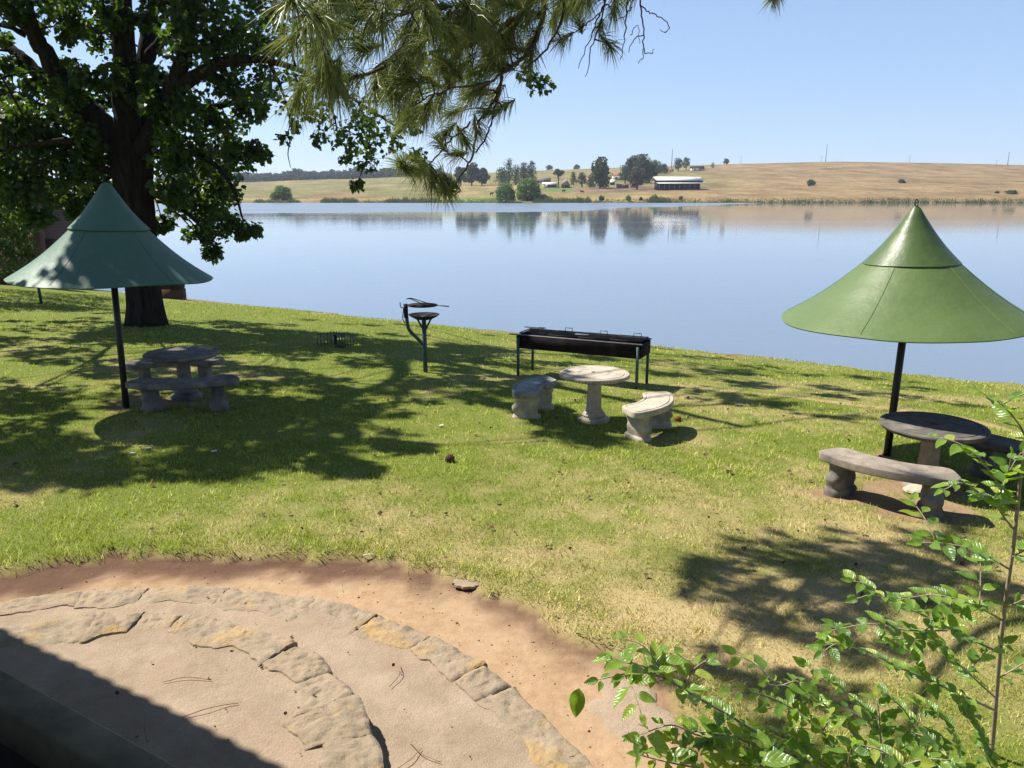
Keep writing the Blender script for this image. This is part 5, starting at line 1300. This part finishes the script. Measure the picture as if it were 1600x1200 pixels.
    poly = [(402, -40), (900, -40), (930, 10), (880, 62), (838, 100), (800, 122), (772, 165), (722, 190), (672, 196), (632, 205), (598, 172), (560, 150), (515, 140), (476, 172), (440, 170), (418, 128), (402, 95)]
    def inside(x, y):
        c = False; j = len(poly)-1
        for i in range(len(poly)):
            if (poly[i][1] > y) != (poly[j][1] > y) and x < (poly[j][0]-poly[i][0])*(y-poly[i][1])/(poly[j][1]-poly[i][1])+poly[i][0]: c = not c
            j = i
        return c
    while len(T) < 150:
        u, v = random.uniform(400, 930), random.uniform(-40, 205)
        if u < 446 or random.random() > (PY(u)/7.9)**1.6: continue
        if inside(u, v): T.append((u, v - 12, PY(u)+random.uniform(-.7, .8), 1.))
    T += [(628, 258, 7.5, .9), (640, 262, 7.45, .8), (660, 262, 7.45, 1), (675, 278, 7.4, .8), (700, 282, 7.3, 1), (703, 298, 7.3, .8), (692, 292, 7.3, .9), (650, 250, 7.5, .7), (715, 240, 7.35, .7), (725, 215, 7.3, .8), (745, 200, 7.3, .8), (765, 175, 7.25, .8), (790, 165, 7.3, .7), (700, 205, 7.4, .8), (688, 225, 7.4, .7), (950, 68, 7.2, .75), (938, 40, 7.2, .6), (960, 10, 7.2, .8), (985, -5, 7.2, .7), (905, 35, 7.2, .8), (880, 60, 7.1, .8), (1210, -6, 7, .6), (1216, -14, 7, .6), (805, 75, 7.3, .9), (930, -10, 7.2, .9)]
    allp = np.concatenate([q[:, :3] for q in paths])
    Vn, Fn = [], []; off = 0
    # pine crown out of the picture: its own tufts along other boughs
    for k in range(16):
        a = -1.4 + k*.36; h0 = 5.8 + (k % 6)*1.0; L_ = 3.6 - (k % 6)*.35
        p0 = np.array([8.6, 4.6, b[2]+h0-1.2]); p1 = p0 + np.array([math.cos(a)*L_*.5, math.sin(a)*L_*.5, .3]); p2 = p0 + np.array([math.cos(a)*L_, math.sin(a)*L_, -.1])
        br.tube(smooth_path([p0, p1, p2], 4), np.linspace(.07, .02, 9), 7)
        for j in range(9):
            c = p1 + (p2-p1)*(j/6) + rng.normal(0, .3, 3); T.append((None, c, 0, 1.5))
    # boughs that hang out of view to the right of the camera and shade the worn grass
    for sx_, sy_, hh in ((4.4, 6.5, 6.8), (3.3, 5.0, 6.4), (4.6, 5.4, 6.9), (2.8, 5.4, 6.5), (5.2, 5.8, 7.0), (4.0, 4.6, 6.6)):
        dst = (sx_-.69*hh, sy_+.36*hh, hh+1.35)
        c0 = np.array(dst)
        i0 = np.argmin(np.linalg.norm(main[:, :3]-c0, axis=1)); br.tube(smooth_path([main[i0, :3], (main[i0, :3]+c0)/2+np.array([0, 0, .1]), c0], 3), np.linspace(.025, .008, 7), 6)
        for j in range(3): T.append((None, c0+rng.normal(0, .34, 3)*np.array([1, 1, .5]), 0, 1.1))
    for tf in T:
        if tf[0] is None: c = tf[1]; vis = False
        else: c = at(tf[0], tf[1], tf[2] if tf[3] == 1. and tf[1] < 200 else tf[2]+(PY(tf[0])-7.4 if tf[0] < 1000 else 0)); vis = True
        sz = tf[3]
        dv = allp - c; j = np.argmin((dv**2).sum(1)); a_ = allp[j]; dist = np.linalg.norm(c-a_)
        ax = (c-a_)/(dist+1e-6)
        if vis:
            ax = ax*.5 + np.array([-.35, -.05, -.25]) + rng.normal(0, .30, 3); ax /= np.linalg.norm(ax)
            if .06 < dist < 1.6:
                mid = (a_+c)/2 + np.array([0, 0, .1*dist]) + rng.normal(0, .03, 3); br.tube(smooth_path([a_, mid, c+ax*.06], 4), np.linspace(.008, .0035, 9), 5)
        else: ax = ax*.6+rng.normal(0, .4, 3); ax /= np.linalg.norm(ax)
        nn = int((140 if vis else 60)*min(1.2, sz)); Ln = rng.uniform(.17, .30, nn)*sz if vis else rng.uniform(.25, .4, nn)
        st = rng.uniform(-.16, .05, nn)*sz; o = rng.normal(size=(nn, 3)); o -= ax*(o@ax)[:, None]; o /= np.linalg.norm(o, axis=1)[:, None]+1e-9
        sprd = rng.uniform(.15, 1.05, nn)
        d = ax*np.cos(sprd)[:, None] + o*np.sin(sprd)[:, None]; base = c + ax*st[:, None]
        midp = base + d*Ln[:, None]*.5; dr = np.zeros((nn, 3)); dr[:, 2] = -rng.uniform(.05, .35, nn)*Ln
        tip = base + d*Ln[:, None] + dr
        side = np.cross(d, rng.normal(size=(nn, 3))); side /= np.linalg.norm(side, axis=1)[:, None]+1e-9
        wd = (.0031 if vis else .006)
        V = np.stack([base-side*wd, base+side*wd, midp+side*wd*.9, midp-side*wd*.9, tip], 1).reshape(-1, 3)
        Vn.append(V); i5 = np.arange(nn)*5+off; Fn.append((np.stack([i5, i5+1, i5+2, i5+3], 1), np.stack([i5+3, i5+2, i5+4], 1))); off += nn*5
    br.build('branches', M['twig'], t, True, origin=b)
    mesh_obj('needles', np.concatenate(Vn), [np.concatenate([x[0] for x in Fn]), np.concatenate([x[1] for x in Fn])], M['needle'], t, origin=b)
pine()

# ------------------------------------------------------------------ leafy shrub at the lower right
def shrub_leaf_template():
    V, luv = [], []; ys = np.linspace(0, 1, 9)
    for y in ys:
        w = .29*math.sin(PI*min(1, y**.8))**.8*(1-.25*y) if 0 < y < 1 else .0
        z = -.22*y*y + .03*math.sin(y*9)
        for s in (-1, -.5, 0, .5, 1): V.append((s*w, y, z + abs(s)*w*.42 - .10*w*abs(s)**3)); luv.append((s*w/.29, y, 0))
    F = [(i*5+j, i*5+j+1, (i+1)*5+j+1, (i+1)*5+j) for i in range(8) for j in range(4)]
    return np.array(V), F, np.array(luv)
def frame(d, up):
    d = d/np.linalg.norm(d); x = np.cross(d, up); x /= np.linalg.norm(x)+1e-9; z = np.cross(x, d); return np.stack([x, d, z], 1)
def shrub():
    b = np.array([2.72, 3.62, 0.]); b[2] = float(gz(b[0], b[1]))
    t = thing('shrub', 'leafy green shrub with a pale stem and arching twigs in the lower right corner', 'shrub', b)
    st = MB(); tw = []
    def st_path(pts, k=5, main=False):
        q = smooth_path(np.array([[*at(u, v, Y), r] for u, v, Y, r in pts]), k); st.tube(q[:, :3], q[:, 3], 8 if main else 6, rough=.08); return q
    S1 = st_path([(1548, 1190, 3.66, .012), (1556, 1100, 3.62, .0115), (1563, 1010, 3.58, .011), (1574, 920, 3.54, .010), (1584, 850, 3.5, .009), (1590, 790, 3.48, .009), (1597, 730, 3.45, .007), (1606, 680, 3.42, .005)], 5, True)
    # rooted stems feeding the lower sprays (below the frame)
    base = [(1420, 1330, 3.3, .014), (1380, 1280, 3.2, .012), (1330, 1235, 3.1, .010)]
    st_path([(1540, 1190, 3.66, .012), (1480, 1270, 3.45, .012), (1420, 1330, 3.3, .012)]); st_path(base)
    TW = [
     [(1330, 1235, 3.1, .008), (1240, 1180, 3.05, .007), (1160, 1130, 3.0, .006), (1090, 1090, 2.95, .005), (1030, 1056, 2.9, .0045), (985, 1052, 2.88, .0035), (935, 1062, 2.85, .0025)],
     [(1040, 1060, 2.9, .004), (1022, 1030, 2.92, .003), (1003, 1008, 2.94, .0025), (975, 998, 2.95, .002)],
     [(1070, 1078, 2.94, .004), (1080, 1050, 2.96, .003), (1105, 1030, 3.0, .002)],
     [(1330, 1240, 3.1, .007), (1230, 1190, 3.0, .006), (1150, 1152, 2.95, .005), (1095, 1150, 2.9, .004), (1050, 1133, 2.88, .003), (1000, 1148, 2.85, .002)],
     [(1260, 1230, 3.0, .006), (1160, 1185, 2.92, .005), (1090, 1165, 2.88, .003), (1070, 1190, 2.86, .002)],
     [(1250, 1250, 2.9, .006), (1130, 1210, 2.85, .005), (1040, 1190, 2.82, .003), (1000, 1180, 2.8, .002)],
     [(1380, 1260, 3.15, .007), (1310, 1170, 3.1, .006), (1250, 1115, 3.1, .005), (1190, 1085, 3.1, .004), (1140, 1082, 3.1, .002)],
     [(1400, 1260, 3.2, .007), (1350, 1170, 3.2, .006), (1300, 1110, 3.2, .005), (1240, 1075, 3.2, .003), (1200, 1070, 3.2, .002)],
     [(1555, 1110, 3.6, .007), (1490, 1080, 3.5, .006), (1410, 1045, 3.42, .005), (1340, 1012, 3.36, .004), (1290, 1005, 3.32, .002)],
     [(1562, 1020, 3.58, .007), (1500, 990, 3.5, .006), (1430, 955, 3.44, .005), (1370, 930, 3.4, .003), (1340, 935, 3.38, .002)],
     [(1480, 985, 3.48, .005), (1420, 985, 3.44, .004), (1360, 975, 3.4, .003), (1300, 985, 3.36, .002)],
     [(1568, 970, 3.56, .006), (1520, 945, 3.5, .005), (1460, 930, 3.46, .004), (1400, 938, 3.42, .002)],
     [(1578, 890, 3.52, .006), (1530, 862, 3.48, .005), (1480, 850, 3.45, .004), (1440, 848, 3.42, .002)],
     [(1590, 800, 3.48, .006), (1545, 780, 3.46, .004), (1505, 755, 3.44, .003), (1475, 765, 3.42, .002)],
     [(1592, 790, 3.48, .005), (1555, 750, 3.46, .004), (1535, 720, 3.46, .003), (1515, 705, 3.44, .002)],
     [(1586, 830, 3.5, .005), (1560, 790, 3.48, .004), (1575, 740, 3.48, .003), (1580, 710, 3.46, .002)],
     [(1660, 720, 3.4, .006), (1610, 690, 3.36, .005), (1590, 660, 3.34, .004), (1565, 632, 3.32, .003), (1530, 612, 3.3, .0015)],
     [(1400, 1290, 3.2, .006), (1380, 1200, 3.25, .005), (1370, 1130, 3.3, .004), (1320, 1080, 3.3, .003), (1260, 1040, 3.3, .002)],
     [(1440, 1280, 3.3, .006), (1440, 1190, 3.35, .005), (1420, 1120, 3.38, .004), (1380, 1080, 3.4, .002)],
     [(1480, 1270, 3.4, .006), (1500, 1190, 3.42, .005), (1480, 1130, 3.45, .003), (1440, 1100, 3.45, .002)],
     [(1330, 1260, 3.0, .006), (1290, 1200, 3.0, .005), (1220, 1150, 3.02, .003), (1170, 1150, 3.0, .002)],
     [(1380, 1290, 3.0, .006), (1340, 1220, 3.0, .005), (1300, 1170, 3.0, .003), (1260, 1165, 3.0, .002)],
     [(1380, 1310, 2.95, .006), (1280, 1240, 2.9, .005), (1200, 1200, 2.88, .003), (1140, 1195, 2.86, .002)],
     [(1420, 1300, 3.1, .006), (1400, 1230, 3.1, .005), (1350, 1190, 3.1, .003), (1310, 1190, 3.1, .002)],
     [(1500, 1290, 3.4, .006), (1470, 1210, 3.4, .005), (1400, 1150, 3.4, .003), (1340, 1130, 3.4, .002)],
     [(1550, 1290, 3.45, .006), (1560, 1210, 3.42, .005), (1530, 1140, 3.42, .003), (1500, 1100, 3.42, .002)],
     [(1450, 1310, 3.0, .006), (1430, 1230, 3.0, .004), (1390, 1180, 3.0, .003), (1330, 1160, 3.0, .002)],
     [(1555, 1090, 3.6, .005), (1500, 1040, 3.5, .004), (1450, 1000, 3.45, .003), (1390, 1000, 3.42, .002)],
     [(1500, 1300, 3.1, .006), (1520, 1220, 3.1, .005), (1480, 1180, 3.1, .003), (1450, 1150, 3.1, .002)],
     [(1560, 1060, 3.6, .004), (1610, 1030, 3.55, .003)], [(1570, 950, 3.56, .004), (1615, 930, 3.5, .003)], [(1582, 870, 3.5, .004), (1620, 850, 3.46, .003)],
    ]
    LV, LF, LU = shrub_leaf_template(); pos, Rs, Sc = [], [], []
    extra = []
    for q in TW:
        w_ = st_path(q); extra.append((w_, len(q)))
    for w_, nq in extra[:]:
        Lw = np.linalg.norm(w_[-1, :3]-w_[0, :3])
        for k in range(int(Lw/.36)):
            j = int(len(w_)*rng.uniform(.2, .9)); p = w_[min(j, len(w_)-2), :3]; tg = w_[min(j+1, len(w_)-1), :3]-p; tg /= np.linalg.norm(tg)
            dv = tg*.6 + np.array([rng.normal(0, .6), rng.normal(0, .4), rng.uniform(-.2, .6)]); dv /= np.linalg.norm(dv); ln = rng.uniform(.10, .24)
            q_ = smooth_path([(*p, .0035), (*(p+dv*ln*.5+np.array([0, 0, .02])), .003), (*(p+dv*ln), .0015)], 4); st.tube(q_[:, :3], q_[:, 3], 5); extra.append((q_, 2))
    for w_, nq in extra:
        d = np.diff(w_[:, :3], axis=0); L_ = np.linalg.norm(d, axis=1); cum = np.concatenate([[0], np.cumsum(L_)])
        s = cum[-1]*(.16 if cum[-1] > .35 else .05); side = 1; step = .036
        while s < cum[-1]+.001:
            j = min(len(d)-1, np.searchsorted(cum, s)-1); j = max(j, 0); fr = (s-cum[j])/max(1e-6, L_[j]); p = w_[j, :3]+d[j]*fr
            tg = d[j]/L_[j]; sd = np.cross(tg, [0, 0, 1.]); sd /= np.linalg.norm(sd)+1e-9
            dirv = tg*.55 + sd*side*rng.uniform(.6, 1.1) + np.array([0, 0, rng.uniform(-.35, .35)]); dirv /= np.linalg.norm(dirv)
            up = np.array([0, -.55, 1.]) + rng.normal(0, .42, 3) + sunv*.3
            e = p + dirv*.012; st.tube([p, e], [.0016, .0014], 4)
            pos.append(e); Rs.append(frame(dirv, up)); Sc.append(rng.uniform(.068, .122)*(1-.3*(s/cum[-1])**3))
            side = -side; s += step*rng.uniform(.65, 1.4)
        dirv = d[-1]/L_[-1]; pos.append(w_[-1, :3]); Rs.append(frame(dirv, np.array([0, -.5, 1.])+rng.normal(0, .3, 3))); Sc.append(rng.uniform(.05, .085))
    for u, v, Y, du, dv, sz in ((905, 1075, 2.84, -.1, -.6, .13), (1010, 1150, 2.75, .6, -.3, .13), (1190, 1190, 2.6, .5, .25, .14), (1040, 1185, 2.7, .5, .35, .13)):
        dirv = np.array([du, -.2, dv]); pos.append(at(u, v, Y)); Rs.append(frame(dirv, np.array([0, -.3, 1.]))); Sc.append(sz)
    V, F = scatter(LV, LF, np.array(pos), np.array(Rs), np.array(Sc))
    st.build('stem', M['stem'], t, True, origin=b)
    mesh_obj('leaves', V, [F], M['leaf_shrub'], t, attrs={'luv': np.tile(LU, (len(pos), 1))}, smooth=True, origin=b)
shrub()

# ------------------------------------------------------------------ porch the photograph is taken from: rail, parapet, floor and the eave that shades the terrace
def porch():
    dx, dy = .865, -.502; nx_, ny_ = .502, .865      # along the edge / outwards
    t = thing('porch', 'dark timber porch with a weathered green rail at the lower left', 'porch', (0, 0, 2.3))
    def w(s, o, z): return (-1.15+dx*s+nx_*o, 1.53+dy*s+ny_*o, z-2.3)
    rz = math.atan2(dy, dx)
    def slab(name, s0, s1, o0, o1, z0, z1, mat, b=.006):
        c = w((s0+s1)/2, (o0+o1)/2, (z0+z1)/2); return MB().bbox(c, (s1-s0, o1-o0, z1-z0), rz, b).build(name, mat, t)
    slab('rail', -3.5, 2.6, -.075, 0, 3.30, 3.40, M['railwood'], .005)
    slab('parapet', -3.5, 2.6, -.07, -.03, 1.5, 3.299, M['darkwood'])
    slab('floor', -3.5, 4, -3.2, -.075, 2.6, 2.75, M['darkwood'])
    slab('shade_wall', -3.5, 4.6, -3.4, -3.2, 1.4, 6.4, M['darkwood'])  # unseen wall added to block sky light and darken the rail and parapet
    # corrugated roof whose eave runs over the shadow line
    n, m = 340, 2; A0 = np.array([-7.2, 6.58]); ze = 5.72
    s = np.linspace(0, 11.6, n); V = []
    for i in range(n):
        wv = .014*math.sin(s[i]*2*PI/.17)
        for o, dz in ((-.02+.008*math.sin(s[i]*2*PI/.17)+.05*(float(vnoise(s[i]*1.3, 0, 5))-.5), 0), (-4.2, .75)):
            V.append((A0[0]+dx*s[i]+nx_*o, A0[1]+dy*s[i]+ny_*o, ze+dz+wv-2.3))
    V = np.array(V); V2 = V.copy(); V2[:, 2] += .012
    F = [(2*i, 2*i+1, 2*i+3, 2*i+2) for i in range(n-1)]; k = len(V)
    mb = MB(); mb.add(np.concatenate([V, V2]), F + [tuple(k+q for q in reversed(ff)) for ff in F] + [(2*i, 2*i+2, k+2*i+2, k+2*i) for i in range(n-1)]); mb.build('roof', M['roofsheet'], t, True)
    for s_ in (.6, 6.2): MB().bbox(w(s_-3.9, -.9, 4.3), (.12, .12, 3.1), rz).build('roof_post', M['darkwood'], t)
porch()

# ------------------------------------------------------------------ air
HAZE = 1
if HAZE:
    t = NT('haze_air'); v = t.n('ShaderNodeVolumePrincipled'); v.inputs['Color'].default_value = (.80, .87, 1, 1); v.inputs['Density'].default_value = .00016; v.inputs['Anisotropy'].default_value = .3
    t.t.links.new(v.outputs[0], t.out.inputs['Volume'])
    mb = MB(); mb.box((0, 290, 43.5), (3400, 2400, 95)); o = mb.build('haze', t.m); tag(o, 'thin blue haze over the lake', 'haze', kind='stuff')
